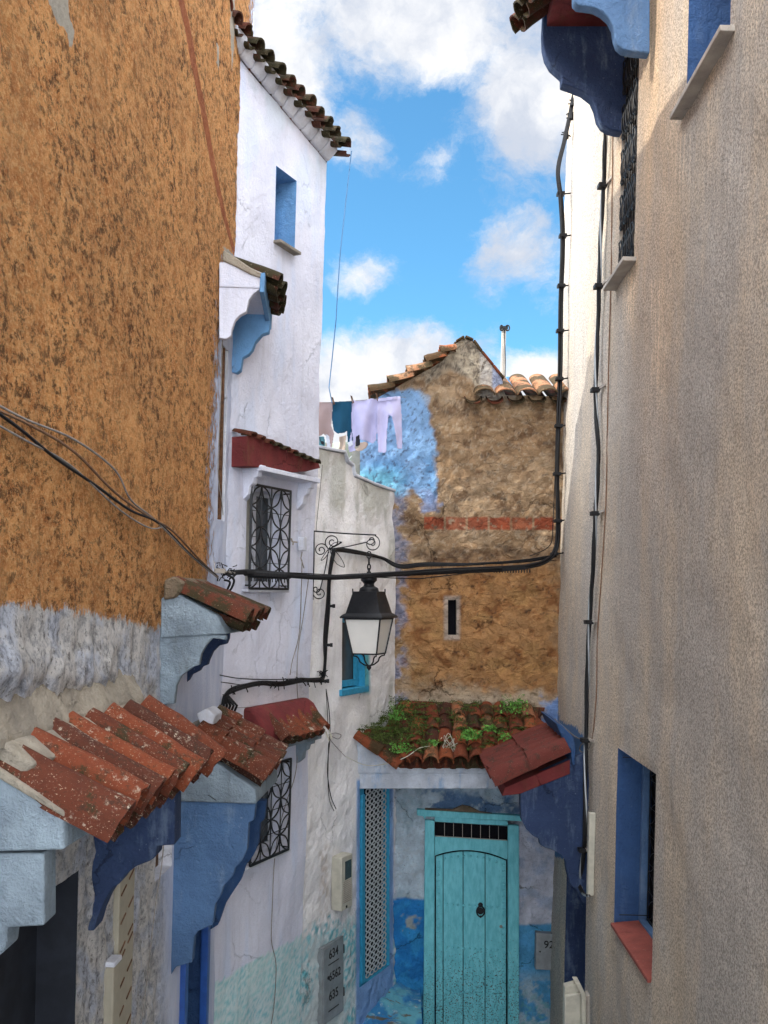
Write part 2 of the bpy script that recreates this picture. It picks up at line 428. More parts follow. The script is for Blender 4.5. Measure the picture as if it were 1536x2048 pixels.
def m_tile(name, paint=False, moss=.25, lichen=.3):
    t = material(name); o = t.obj
    ti = t.attr('tint'); n = t.noise(o, 11, 6, .7); f = t.noise(o, 70, 4, .6); b = t.noise(o, 3.5, 4, .6)
    if paint: c = t.mix(ti, (.085, .022, .018), (.155, .038, .028))
    else:
        r = t.new('ShaderNodeValToRGB'); t.put(r.inputs[0], t.math('ADD', ti, t.math('MULTIPLY', t.math('SUBTRACT', n, .5), .7)))
        e = r.color_ramp; e.elements[0].position = 0; e.elements[0].color = (.050, .022, .015, 1); e.elements[1].position = 1; e.elements[1].color = (.46, .27, .15, 1)
        for p, cc in ((.28, (.105, .032, .018, 1)), (.55, (.20, .052, .023, 1)), (.8, (.36, .105, .040, 1))):
            k = e.elements.new(p); k.color = cc
        c = r.outputs[0]
    c = t.mix(t.step(t.noise(o, 11, 9, .8), .50, .62, 0, .8), c, (.040, .027, .019))                       # soot and old algae
    c = t.mix(t.step(t.math('ADD', b, t.math('MULTIPLY', f, .25)), .72-moss*.3, .80-moss*.3, 0, .85 if moss else 0), c, (.035, .036, .016))
    l = t.noise(t.vmath('ADD', o, (3.3, 1.7, 9.1)), 24, 8, .80)
    lm = t.math('MULTIPLY', t.step(l, .56, .60), t.step(t.noise(o, 5, 4, .7), .70-lichen*.5, .82-lichen*.5))
    c = t.mix(t.math('MULTIPLY', lm, .85), c, (.50, .46, .37))
    c = t.mix(t.step(t.noise(o, 90, 3, .7), .64-.05*lichen, .70, 0, min(1, .4+lichen)), c, (.52, .42, .30))
    if not paint: c = t.mix(1, c, (.84, .80, .78), 'MULTIPLY')
    return finish(t, c, .9, t.math('ADD', n, t.math('MULTIPLY', f, .4)), .012, .2)
M['tile_mossy'] = m_tile('clay tile with algae', moss=.25, lichen=.1); M['tile'] = m_tile('weathered clay tile', moss=.1, lichen=.48); M['tile_dark'] = m_tile('mossy clay tile', moss=.55, lichen=.2)
M['tile_red'] = m_tile('red painted clay tile', True, moss=0, lichen=.05)
M['lav'] = plaster('lavender white limewash', (.68, .70, .79), dark=.9, crack=.15, var=1.4, fine=90, bd=.004, stain=(.42, .50, .66), stain_amt=.35, streak=.35, mid=20, speck=(.42, .44, .52, .3))
M['vcol'] = plaster('weathered earth wall', None, dark=.72, var=5, fine=75, bd=.020, mid=26, streak=.0, speck=(.10, .07, .05, .6), crack=.8, cell=5.2)
M['vrough'] = plaster('rough limewash', None, dark=.92, var=2.4, fine=55, bd=.011, mid=17, streak=.25, speck=(.33, .33, .30, .25))
M['paleblue'] = plaster('pale blue limewash', (.26, .325, .375), dark=.62, var=4, fine=90, bd=.014, stain=(.13, .15, .16), stain_amt=.7, streak=.3, mid=16, speck=(.10, .13, .16, .5))
M['midblue'] = plaster('mid blue paint', (.085, .165, .305), dark=.72, var=2, fine=80, bd=.012, streak=.15, stain=(.22, .29, .38), stain_amt=.38, speck=(.30, .36, .42, .3))
M['skyblue'] = plaster('sky blue paint', (.15, .33, .58), dark=.8, var=2, fine=80, bd=.010, streak=.1, stain=(.22, .29, .38), stain_amt=.38, speck=(.30, .36, .42, .3))
M['navy'] = plaster('deep blue paint', (.032, .055, .125), dark=.75, var=2, fine=70, bd=.014, streak=.1, stain=(.22, .29, .38), stain_amt=.38, speck=(.30, .36, .42, .3))
M['rblue'] = plaster('ultramarine reveal paint', (.035, .085, .205), dark=.75, var=2, fine=70, bd=.012, stain=(.22, .29, .38), stain_amt=.12, speck=(.30, .36, .42, .1))
M['white'] = plaster('white limewash', (.62, .64, .70), dark=.72, var=3, fine=80, bd=.006, stain=(.40, .38, .34), stain_amt=.4)
M['mortar'] = plaster('lichened cement', (.36, .32, .255), dark=.6, var=4, fine=110, bd=.010, mid=40, speck=(.12, .10, .07, .7), stain=(.18, .15, .10), stain_amt=.4)
M['mortar_dark'] = plaster('mossy old cement', (.20, .15, .10), dark=.6, var=5, fine=90, bd=.014, mid=30, stain=(.05, .05, .02), stain_amt=.8)
M['maroon'] = plaster('maroon limewash', (.165, .030, .030), dark=.7, var=5, fine=80, bd=.006, stain=(.12, .06, .03), stain_amt=.5)
M['sill'] = plaster('red ochre sill paint', (.25, .065, .048), dark=.7, var=5, fine=80, bd=.003, speck=(.5, .35, .28, .4), rough=.7)
M['stone'] = plaster('grey stone', (.40, .36, .31), dark=.75, var=5, fine=90, bd=.003)
M['black'] = simple('black iron', (.008, .009, .011), .5, .1, .35, .3)
M['darkhole'] = simple('unlit interior', (.006, .006, .008), .9, 0, .1)
M['slate'] = simple('near-black doorway tone', (.012, .015, .022), .7, 0, .3, .3, 6, .002)
M['rubber'] = simple('black cable sheath', (.006, .006, .007), .6, 0, .25, .4)
M['greycable'] = simple('old grey cable', (.22, .20, .18), .7)
M['browncable'] = simple('brown dusty cable', (.16, .085, .045), .8)
M['plastic'] = simple('aged cream plastic', (.46, .44, .36), .5, 0, .4, .12, 12)
M['galv'] = simple('painted grey steel', (.27, .29, .30), .45, .3, .5, .15, 9)
M['ink'] = simple('black stencil ink', (.02, .02, .02), .8)
M['wood'] = simple('weathered brown wood', (.11, .055, .028), .8, 0, .2, .5, 25, .003)
M['glass'] = simple('window glass', (.045, .055, .06), .15, 0, .6, .3, 3, .0005)
M['curtain'] = simple('net curtain behind glass', (.42, .42, .38), .8, 0, .2, .2, 5)
M['bluedoor'] = simple('ultramarine gloss paint', (.022, .085, .32), .4, 0, .5, .15, 12)
M['turqframe'] = simple('turquoise frame paint', (.03, .27, .44), .5, 0, .4, .15, 20)
M['lightmetal'] = simple('white steel lattice', (.55, .57, .56), .5)
def m_door():
    t = material('turquoise door paint, chipped'); o = t.obj
    n = t.noise(t.mapv(o, (1, 1, .3)), 22, 6, .65); f = t.noise(o, 60, 5, .7)
    c = t.mix(t.step(n, .3, .7), (.115, .45, .51), (.19, .60, .66))
    z = t.new('ShaderNodeSeparateXYZ'); t.put(z.inputs[0], o)
    lowm = t.step(z.outputs[2], -3.7, -4.7)
    chip = t.step(t.math('ADD', f, t.math('MULTIPLY', lowm, .11)), .665, .70)
    c = t.mix(chip, c, t.mix(n, (.045, .06, .06), (.12, .07, .04)))
    gr = t.noise(t.mapv(o, (90, 90, 3)), 1, 5, .7); c = t.mix(t.step(gr, .55, .72, 0, .45), c, t.mix(1, c, (.62, .66, .68), 'MULTIPLY'))
    flake = t.math('MULTIPLY', t.step(t.noise(t.mapv(o, (1, 1, .5)), 13, 8, .75), .63, .66), t.step(lowm, -.2, 1.2, .35, 1)); c = t.mix(t.math('MULTIPLY', flake, .7), c, (.30, .42, .42))
    return finish(t, c, .55, t.math('SUBTRACT', t.math('ADD', n, t.math('MULTIPLY', gr, .5)), t.math('MULTIPLY', chip, .5)), .004, .35)
M['door'] = m_door()
def m_lamp():
    t = material('frosted lantern glass'); n = t.noise(t.obj, 9, 4, .6)
    c = t.mix(n, (.62, .61, .56), (.76, .74, .68))
    return finish(t, c, .35, None, 0, .5)
M['lampglass'] = m_lamp()
def m_cloth(name, c):
    t = material(name); n = t.noise(t.obj, 7, 4, .6); f = t.noise(t.obj, 240, 2, .5)
    return finish(t, t.mix(n, tuple(x*.85 for x in c), tuple(min(1, x*1.12) for x in c)), .95, f, .001, .1)
for k, c in dict(c_lilac=(.44, .42, .60), c_lilac2=(.50, .475, .67), c_teal=(.014, .065, .115), c_pink=(.38, .28, .265), c_tarp=(.26, .29, .24), c_tan=(.48, .38, .30), c_black=(.02, .02, .025), c_dteal=(.08, .20, .24)).items():
    M[k] = m_cloth('laundry '+k[2:], c)
def m_leaf(name, a, b):
    t = material(name); return finish(t, t.mix(t.attr('tint'), a, b), .7, None, 0, .3)
M['leaf'] = m_leaf('bright weed leaves', (.045, .15, .022), (.17, .40, .07)); M['moss'] = m_leaf('dark moss', (.022, .034, .008), (.11, .16, .028))
M['patchy'] = plaster('blue and white limewash in patches', (.60, .65, .72), dark=.7, var=4, fine=80, bd=.016, stain=(.22, .36, .56), stain_amt=.8, mid=12, speck=(.2, .2, .2, .4))
M['ground'] = plaster('worn cobble lane', (.56, .60, .62), dark=.8, var=3, fine=40, bd=.02, mid=9)
# ================================================================ planes of the lane (street side faces)
PA = Plane(-1.945, .066, .024, 1)      # ochre house, left
PB = Plane(-5.404, .466, .016, 1)      # tall lavender-white house (lean brings its corner in)
PC = Plane(-5.868, .5, .0, 1)          # rough white house with the lantern light on it
PD = Front(12.0)                       # gable house closing the lane
PH = Plane(1.915, .016, .023, -1)      # beige pebbledash house, right
def q4(pl, *p): return [pl.huv(*a) for a in p]
def rect(pl, x0, y0, x1, y1, warp=None):
    """opening whose image corners are about (x0,y0) far/top .. (x1,y1)"""
    a, b = pl.huv(x0, y0), pl.huv(x1, y1)
    return (min(a[0], b[0]), max(a[0], b[0]), min(a[1], b[1]), max(a[1], b[1]))
GR = -5.25
# ---------------------------------------------------------------- ground
def ground():
    mb = MB(); g = 400
    mb.add([(-g, -g, -9), (g, -g, -9), (g, g, -9), (-g, g, -9)], [(0, 1, 2, 3)])
    tag(mb.build('ground', M['ground']), kind='structure')
    mb = MB(); vs = []; fs = []
    prof = [(-6, -1.7), (0, -1.75), (2.0, -2.6), (5, -4.1), (8.5, -4.9), (11.9, -5.2), (14, -5.3)]
    nx = 24
    for y, z in prof:
        for i in range(nx+1): vs.append((-2.6+5.2*i/nx, y, z-.05*math.cos((i/nx-.5)*3)))
    for j in range(len(prof)-1):
        for i in range(nx): a = j*(nx+1)+i; fs.append((a, a+1, a+nx+2, a+nx+1))
    mb.add(vs, fs); tag(mb.build('lane', M['ground'], smooth=True), kind='structure')
    mb = MB(); mb.box((0, -8.1, -5), (20, 0, 0), (0, 2, 0), (0, 0, 3.3)); tag(mb.build('upper_lane', M['ground']), kind='structure')
ground()
HN = dict()
def onpl(pl, px, py, out):
    """image spot lying `out` metres in front of a wall"""
    r = Vector(((px-CX)/F, 1, (HY-py)/F)); p = r*((pl.n.dot(pl.o)+out)/pl.n.dot(r)); return (px, py, p.y)
# ================================================================ OCHRE HOUSE (left)
A = thing('ochre_house', (-1.9, 5, -4.5), 'tall left-hand house with pitted ochre render above whitewash and red tiled hoods', 'house')
a_door = (3.35, PA.huv(157, 1740)[0], -3.9, PA.huv(157, 1740)[1])
a_win = (PA.huv(316, 1500)[0], PA.huv(349, 1500)[0], PA.huv(322, 1752)[1], PA.huv(322, 1409)[1])
a_slit = (PA.huv(438, 900)[0], PA.huv(452, 900)[0], PA.huv(440, 1040)[1], PA.huv(446, 690)[1])
a_blue = (PA.huv(362, 1950)[0], PA.huv(408, 1950)[0], GR+.2, PA.huv(400, 1850)[1])
a_holes = [a_door, a_win, a_slit, a_blue]
ORANGE = [(-3000, -6000), (700, -6000), (540, -600), (505, 0), (482, 250), (480, 506), (447, 516), (439, 640), (421, 900), (414, 1150), (404, 1180), (330, 1262), (260, 1240), (120, 1215), (0, 1205), (-500, 1185), (-3000, 1150)]
def dispA(co, px, py):
    q = co*np.array([1, 1, .45])
    rough = .5-.5*sstep(px, 315, 345)*sstep(py, 1150, 1280)
    d = (fbm(q*np.array([1,1,1.4]), 8, 5, 3, .65)-.5)*.065*rough
    low = sstep(py, 1225, 1290)*(1-sstep(px, 300, 350))
    d += low*(np.abs(fbm(q, 6, 4, 9)-.5)*-.16+.01)
    lump = np.exp(-((py-1345)/45)**2)*(1-sstep(px, 180, 300))
    d += lump*(.045+(fbm(co, 12, 4, 5)-.5)*.06)
    return d
def white_mask(co, px, py): return np.clip(.5-sdf(px, py, ORANGE)/70, 0, 1)
def stripe_mask(co, px, py):
    c = np.interp(py, [-400, 0, 60, 130, 250, 340, 430, 510, 520], [325, 362, 376, 388, 412, 428, 448, 470, 471])
    wd = np.interp(py, [-400, 0, 130, 340, 510], [9, 6.5, 6, 5, 3.5])
    return np.clip(1-np.abs(px-c)/wd*.5, 0, 1)*(py < 512)
def scar_mask(co, px, py):
    a = sdf(px, py, [(60, -200), (132, -200), (138, 30), (150, 60), (143, 112), (132, 60), (112, 45), (96, 0)])
    b = sdf(px, py, [(462, -300), (474, -300), (470, 60), (464, 155), (460, 60)]); c = sdf(px, py, [(432, 85), (438, 90), (439, 145), (434, 130)])
    e = sdf(px, py, [(446, 488), (470, 512), (476, 520), (450, 520)])
    return np.clip(.5+np.maximum(np.maximum(a, b), np.maximum(c, e))/12, 0, 1)
usA = rng(-1, 3.2, .3)+rng(3.2, 9.3, .028); vsA = rng(-5.3, -3.2, .06)+rng(-3.2, 4.9, .030)+rng(4.9, 6.6, .1)
gridwall('wall', PA, usA, vsA, None, a_holes, M['orange'], A, thick=3.2, disp=dispA,
         masks=dict(white=white_mask, stripe=stripe_mask, scar=scar_mask, smooth=lambda co, px, py: sstep(px, 300, 350)))
def opening(pl, h, depth, parent, mrev, name='window', mback=None, warp=None, sunk=.0, label=None):
    mb, pt = reveal(pl, h, depth, warp); o = mb.build(name, mrev, parent)
    if label: o['label'] = label
    b = MB(); u0, u1, v0, v1 = h
    b.add([pt(u0, v0, -depth+.001), pt(u1, v0, -depth+.001), pt(u1, v1, -depth+.001), pt(u0, v1, -depth+.001)], [(0, 1, 2, 3)])
    b.build('pane' if name == 'window' else 'door_leaf', mback or M['darkhole'], o)
    return o, pt
# near doorway: reveal and back share one near-black tone
o, pt = opening(PA, a_door, .22, A, M['slate'], 'door', M['slate'])
# small window under the second hood, brown boards
o, pt = opening(PA, a_win, .10, A, M['white'], 'window', M['wood'])
# slit window high up, brown shutter
o, pt = opening(PA, a_slit, .06, A, M['white'], 'window', M['wood'])
mb = MB(); u0, u1, v0, v1 = a_slit
mb.box(pt((u0+u1)/2, (v0+v1)/2, -.015), PA.U*.02, PA.V*(v1-v0)/2*.99, PA.n*.015); mb.build('frame', M['wood'], o, bevel=.004)
# blue door
o, pt = opening(PA, a_blue, .18, A, M['rblue'], 'door', M['bluedoor'])
mb = MB(); u0, u1, v0, v1 = a_blue
for f in (u0+.02, u1-.02): mb.box(pt(f, (v0+v1)/2, .012), PA.U*.045, PA.V*(v1-v0)/2, PA.n*.03)
mb.build('frame', M['bluedoor'], o, bevel=.006)
mb = MB()
for k in range(3): mb.box(pt((u0+u1)/2, v0+(v1-v0)*(k+.5)/3, -.165), PA.U*(u1-u0)*.34, PA.V*(v1-v0)/3*.42, PA.n*.01)
mb.build('panel', M['bluedoor'], o, bevel=.004)

def rows_of_tiles(mb, a, b, c, d, n, rows=1, up=(0, 0, 1), h=.5, tint=None, gap=1.12, lift=.035, jit=.012, pans=True, over=.12, taper=.86):
    """tiles over the slope a->b (top edge) to c->d (bottom edge)"""
    a, b, c, d = map(Vector, (a, b, c, d)); up = Vector(up)
    wdt = ((b-a).length+(d-c).length)/2/n
    for i in range(n):
        f = (i+.5)/n; t0 = a.lerp(b, f); t1 = c.lerp(d, f)
        for r in range(rows):
            g0 = r/rows-(over if r else 0); g1 = (r+1)/rows
            j = Vector((random.uniform(-jit, jit), random.uniform(-jit, jit), random.uniform(-jit, jit)*.6))
            p0 = t0.lerp(t1, g0)+j; p1 = t0.lerp(t1, g1)+j*.4+(t1-t0).normalized()*random.uniform(-jit, jit)*1.5
            p1 = p1+up*lift*(.6 if rows > 1 else 0)
            mb.tile(p0, p1, wdt*gap*taper, wdt*gap, up, h, tint=(random.uniform(.1, .9) if tint is None else tint+random.uniform(-.15, .15)))
        if pans and i < n-1 or pans and i == n-1:
            f2 = (i+1)/n if i < n-1 else .999
            q0 = a.lerp(b, f2)-up*.02; q1 = c.lerp(d, f2)-up*.02
            if i < n-1: mb.tile(q0, q1+(q0-q1)*.03, wdt*gap*.95, wdt*gap*.8, up, h*.8, pan=True, tint=random.uniform(.05, .5))
# ---- hood 1, nearest: eight long tiles under a cement flashing
Yn, Yf = 4.2, 6.05
def alongA(px, py, Y, Y2):   # the same point further along the wall
    p = P(px, py, Y); return p+Vector((.066*(Y2-Y), Y2-Y, 0))
mb = MB(); pts = [P(x, y, Yn) for x, y in ((-70, 1505), (0, 1552), (128, 1632), (128, 1700), (-70, 1706))]
mb.prism(pts, Vector((.066*(Yf-Yn), Yf-Yn, 0))); hood = mb.build('door_hood', M['paleblue'], A, bevel=.012)
mb = MB()
a0, c0 = P(-48, 1500, Yn+.02), P(224, 1664, Yn+.02)
b0, d0 = P(302, 1408, 6.06), P(430, 1524, 6.1)
nrm = (c0-a0).cross(b0-a0).normalized(); nrm = nrm if nrm.z > 0 else -nrm
tl = [.38, .62, .30, .70, .42, .66, .20, .52]
n = 8
for i in range(n):
    f = (i+.42)/n; p0 = a0.lerp(b0, f)+nrm*random.uniform(-.008, .02); p1 = c0.lerp(d0, f)+nrm*random.uniform(-.01, .012)+(c0-a0).normalized()*random.uniform(-.03, .03)
    mb.tile(p0-nrm*.075-(p1-p0)*.03, p1-nrm*.025, .235, .262, nrm, .64, .020, tint=tl[i]*.85, n=12)
    if i < n-1: mb.tile(a0.lerp(b0, f+.5/n)-nrm*.03, c0.lerp(d0, f+.5/n)-nrm*.035, .23, .20, nrm, .35, .015, pan=True, tint=.2)
mb.build('roof_tiles', M['tile'], hood, smooth=True)
# mortar bedding at the head and verge, cement flashing slab
mb = MB()
U_ = Vector((.066, 1, 0)).normalized()
mb.prism([P(-60, 1497, Yn-.01), P(0, 1538, Yn-.01), P(128, 1622, Yn-.01), P(128, 1636, Yn-.01), P(0, 1560, Yn-.01), P(-60, 1520, Yn-.01)], U_*.10)
mb.build('mortar_bed', M['mortar'], hood, bevel=.01)
vs, fs = [], []; NU, NW = 90, 16
for i in range(NU+1):
    for j in range(NW+1):
        Y = Yn-.35+(Yf+.06-Yn+.35)*i/NU; f = j/NW
        top = Vector((PA.x0+.066*Y-.02, Y, -.40)); bot = Vector((-1.60+.066*(Y-4.2)+.008*math.sin(i*.23), Y, -.590))
        if i > NU-2: pass
        p = top.lerp(bot, f); vs.append(p)
va = np.array([tuple(v) for v in vs]); nz = (fbm(va, 22, 5, 31, .75)-.5)*.030
vs = [Vector((v.x+nz[i]*.3, v.y, v.z+nz[i])) for i, v in enumerate(vs)]
b = len(vs); vs += [v-Vector((0, 0, .035)) for v in vs]
for i in range(NU):
    for j in range(NW):
        k = i*(NW+1)+j; fs.append((k, k+1, k+NW+2, k+NW+1)); fs.append((b+k, b+k+NW+1, b+k+NW+2, b+k+1))
for i in range(NU): k = i*(NW+1)+NW; fs.append((k, b+k, b+k+NW+1, k+NW+1))
for j in range(NW):
    k = NU*(NW+1)+j; fs.append((k, k+1, b+k+1, b+k)); k = j; fs.append((k, b+k, b+k+1, k+1))
mb = MB(); mb.add(vs, fs); mb.build('cement_flashing', M['mortar'], hood, smooth=True)
# mortar fill under the flashing between the tile heads
mb = MB(); mb.prism([Vector((-1.86, 4.22, -.64)), Vector((-1.60, 4.22, -.60)), Vector((-1.47, 4.22, -.70)), Vector((-1.60, 4.22, -.80)), Vector((-1.86, 4.22, -.85))], Vector((.066*1.8, 1.8, 0)))
mb.build('mortar_bed', M['mortar'], hood, bevel=.02)
# stepped bracket (near) and curved bracket (far)
mb = MB(); mb.px([(-90, 1707), (88, 1707), (88, 1852), (14, 1856), (14, 1868), (10, 1902), (-6, 1915), (-90, 1915)], 4.22, .16)
mb.build('bracket', M['paleblue'], hood, bevel=.010)
mb = MB(); mb.px([(120, 1600), (350, 1570), (349, 1690), (314, 1692), (310, 1715), (300, 1722), (272, 1733), (250, 1750), (238, 1768), (226, 1776), (210, 1800), (196, 1832), (188, 1862), (120, 1862)], 5.55, .18)
mb.build('bracket', M['navy'], hood, bevel=.008)  # blue paint taken darker, the bracket's shade included in the colour
mb = MB(); mb.box((-1.58, 5.0, -1.0), (.16, 0, 0), U_*.60, (0, 0, .04)); mb.build('lintel', M['midblue'], hood, bevel=.01)
# carved panel and grey post box on the jamb beyond the door
mb = MB(); u0, u1 = PA.huv(228, 1850)[0], PA.huv(258, 1850)[0]; v1 = PA.huv(240, 1700)[1]; v0 = -3.6
mb.box(PA.pt((u0+u1)/2, (v0+v1)/2, .01), PA.U*(u1-u0)/2, PA.V*(v1-v0)/2, PA.n*.02)
pan = mb.build('carved_panel', material('cast plaster').m, A, bevel=.005)
t = material('cast cream plaster'); M['cast'] = finish(t, t.mix(t.noise(t.obj, 9, 4, .6), (.24, .22, .17), (.38, .35, .27)), .9, t.noise(t.obj, 60, 3, .6), .003); pan.data.materials[0] = M['cast']
mb = MB(); k = 0; v = v0+.1
while v < v1-.1:
    for s in (-1, 1):
        um = (u0+u1)/2
        mb.box(PA.pt(um+s*(u1-u0)*.25, v+.03*s, .032), (PA.U*.12+PA.V*.05).normalized()*(u1-u0)*.17, (PA.V).normalized()*.005, PA.n*.003)
    v += random.choice([.05, .11, .17])
mb.build('relief', M['wood'], pan)
mb = MB(); ub0, ub1 = PA.huv(207, 1950)[0], PA.huv(222, 1950)[0]; vb1 = PA.huv(207, 1935)[1]
mb.box(PA.pt((ub0+ub1)/2, vb1-.5, .02), PA.U*(ub1-ub0)/2, PA.V*.5, PA.n*.04); mb.build('niche_box', M['cast'], A, bevel=.01)
mb = MB(); mb.box(PA.pt((ub0+ub1)/2, vb1+.015, .02), PA.U*(ub1-ub0)/2*1.05, PA.V*.015, PA.n*.045); mb.build('niche_cap', M['white'], A, bevel=.008)
# ---- hood 2, over the small window
def hoodbox(pts, d, t, m, parent, name='window_hood', bev=.01, ext=None):
    mb = MB(); pp = [P(x, y, d) for x, y in pts]; mb.prism(pp, ext if ext is not None else Vector((.066*t, t, 0))); return mb.build(name, m, parent, bevel=bev)
h2 = hoodbox([(322, 1196), (350, 1185), (436, 1232), (452, 1268), (320, 1276)], 6.75, .86, M['paleblue'], A)
mb = MB(); a0, c0 = P(338, 1176, 6.72), P(488, 1245, 6.72)
rows_of_tiles(mb, a0+Vector((-.02, .02, 0)), a0+Vector((.04, .86, 0)), c0, c0+Vector((.06, .86, 0)), 4, 1, (0.35, 0, .9), .45, tint=.22, gap=1.1, jit=.01)
mb.build('roof_tiles', M['tile_dark'], h2, smooth=True)
mb = MB(); mb.prism([P(x, y, 6.72) for x, y in ((328, 1160), (346, 1152), (366, 1164), (362, 1182), (350, 1196), (326, 1200))], Vector((.05, .9, 0))); mb.build('mortar_bed', M['mortar_dark'], h2, bevel=.015)
mb = MB(); mb.px([(318, 1270), (452, 1270), (452, 1280), (424, 1276), (412, 1290), (402, 1308), (398, 1330), (386, 1334), (378, 1340), (362, 1352), (352, 1372), (348, 1408), (318, 1410)], 6.77, .07); mb.build('bracket', M['paleblue'], h2, bevel=.006)
mb = MB(); mb.px([(385, 1262), (458, 1262), (456, 1278), (452, 1288), (436, 1292), (424, 1304), (416, 1322), (414, 1330), (403, 1334), (398, 1342), (382, 1350), (374, 1364), (372, 1390), (352, 1390)], 7.45, .10); mb.build('bracket', M['navy'], h2, bevel=.006)
# ---- hood 3, over the blue door
h3 = hoodbox([(356, 1520), (384, 1512), (440, 1530), (512, 1580), (512, 1608), (356, 1603)], 7.18, .9, M['paleblue'], A, 'door_hood')
mb = MB()
rows_of_tiles(mb, P(384, 1474, 7.14), P(428, 1430, 8.04), P(528, 1566, 7.14), P(568, 1518, 8.04), 4, 3, (.45, -.1, .9), .5, tint=.36, gap=1.12, lift=.03, over=.14)
mb.build('roof_tiles', M['tile'], h3, smooth=True)
mb = MB(); mb.prism([P(x, y, 7.26) for x, y in ((352, 1462), (380, 1448), (396, 1462), (384, 1500), (352, 1522))], Vector((.05, .9, 0))); mb.build('mortar_bed', M['mortar'], h3, bevel=.015)
mb = MB(); mb.prism([P(x, y, 7.3) for x, y in ((392, 1428), (413, 1416), (430, 1430), (426, 1450), (402, 1452))], Vector((.02, .22, 0))); mb.build('loose_brick', M['white'], h3, bevel=.01)
mb = MB(); mb.px([(340, 1600), (512, 1602), (508, 1640), (497, 1646), (494, 1700), (484, 1722), (470, 1735), (466, 1752), (447, 1772), (440, 1795), (430, 1808), (425, 1850), (397, 1862), (388, 1874), (384, 1925), (352, 1934), (342, 1950)], 7.2, .10); mb.build('bracket', M['midblue'], h3, bevel=.006)
mb = MB(); mb.px([(470, 1600), (532, 1602), (528, 1640), (520, 1646), (516, 1690), (506, 1712), (492, 1730), (482, 1760), (462, 1790), (450, 1810), (436, 1850), (420, 1860)], 7.95, .10); mb.build('bracket', M['rblue'], h3, bevel=.006)
# ---- hood 4, high and small
h4 = hoodbox([(438, 524), (470, 520), (528, 547), (526, 577), (438, 574)], 8.12, .5, M['lav'], A, ext=Vector((-.02, .72, -.06)))
mb = MB(); mb.px([(438, 574), (522, 576), (508, 586), (498, 598), (492, 624), (480, 630), (470, 640), (463, 660), (462, 672), (452, 678), (438, 676)], 8.13, .06); mb.build('bracket', M['lav'], h4, bevel=.006)
mb = MB(); mb.px([(455, 560), (527, 545), (534, 600), (541, 640), (537, 664), (524, 668), (510, 684), (505, 698), (497, 708), (485, 714), (481, 740), (474, 745), (455, 744)], 8.70, .09); mb.build('bracket', M['skyblue'], h4, bevel=.006)
mb = MB(); mb.prism([P(x, y, 8.1) for x, y in ((520, 546), (530, 545), (528, 584), (519, 584))], (-.03, .80, -.09)); mb.build('fascia', M['skyblue'], h4, bevel=.004)
mb = MB(); a0, c0 = P(452, 515, 8.12), P(566, 565, 8.1)
rows_of_tiles(mb, a0+Vector((0, .05, 0)), a0+Vector((-.05, .85, -.10)), P(562, 562, 8.15), P(566, 628, 8.95), 5, 1, (.3, 0, .9), .5, tint=.10, gap=1.12, jit=.012)
mb.build('roof_tiles', M['tile_dark'], h4, smooth=True)
mb = MB(); mb.prism([P(x, y, 8.1) for x, y in ((446, 500), (462, 508), (500, 534), (524, 546), (524, 556), (500, 548), (470, 532), (444, 520))], Vector((.02, .45, 0))); mb.build('mortar_bed', M['mortar'], h4, bevel=.01)

# ================================================================ TALL LAVENDER HOUSE
B = thing('lavender_house', (-1, 9.2, -4.9), 'tall lavender-white house with two iron window grilles, standing behind the ochre house', 'house')
uB0 = 8.6; cB = [PB.huv(655, 305), PB.huv(604, 1870)]
kB = (cB[0][0]-cB[1][0])/(cB[0][1]-cB[1][1]); uBr = cB[1][0]-kB*cB[1][1]       # right edge u = uBr + kB*v
vtl, vtr = PB.huv(487, 100)[1], PB.huv(655, 306)[1]
def warpB(u, v):
    f = np.clip((u-8.9)/(uBr-8.9), 0, 1.2); uu = u+kB*v*f*1.0
    return uu, v
def inv(pl, warp, px, py):
    t = np.array(pl.huv(px, py)); x = t.copy()
    for _ in range(25):
        w_ = warp(np.array([x[0]]), np.array([x[1]])); x = x+t-np.array([float(w_[0][0]), float(w_[1][0])])
    return x
def hole(pl, warp, xl, xr, yt, yb):
    """opening from its image sides; heights read at the left side unless pairs are given"""
    l = inv(pl, warp, xl, (yt+yb)/2)[0]; r = inv(pl, warp, xr, (yt+yb)/2)[0]
    return (min(l, r), max(l, r), inv(pl, warp, xl, yb)[1], inv(pl, warp, xl, yt)[1])
b_top = hole(PB, warpB, 551, 592, 330, 482)
b_g1 = hole(PB, warpB, 492, 566, 975, 1170)
b_g2 = hole(PB, warpB, 493, 566, 1545, 1722)
def dispB(co, px, py): return (fbm(co*np.array([1, 1, .6]), 3.5, 5, 12)-.5)*.05+(fbm(co, 1.2, 2, 4)-.5)*.04
def dado(co, px, py):
    line = np.interp(px, [400, 500, 610], [1985, 1925, 1868])
    return np.clip(.5+(py-line)/26, 0, 1)
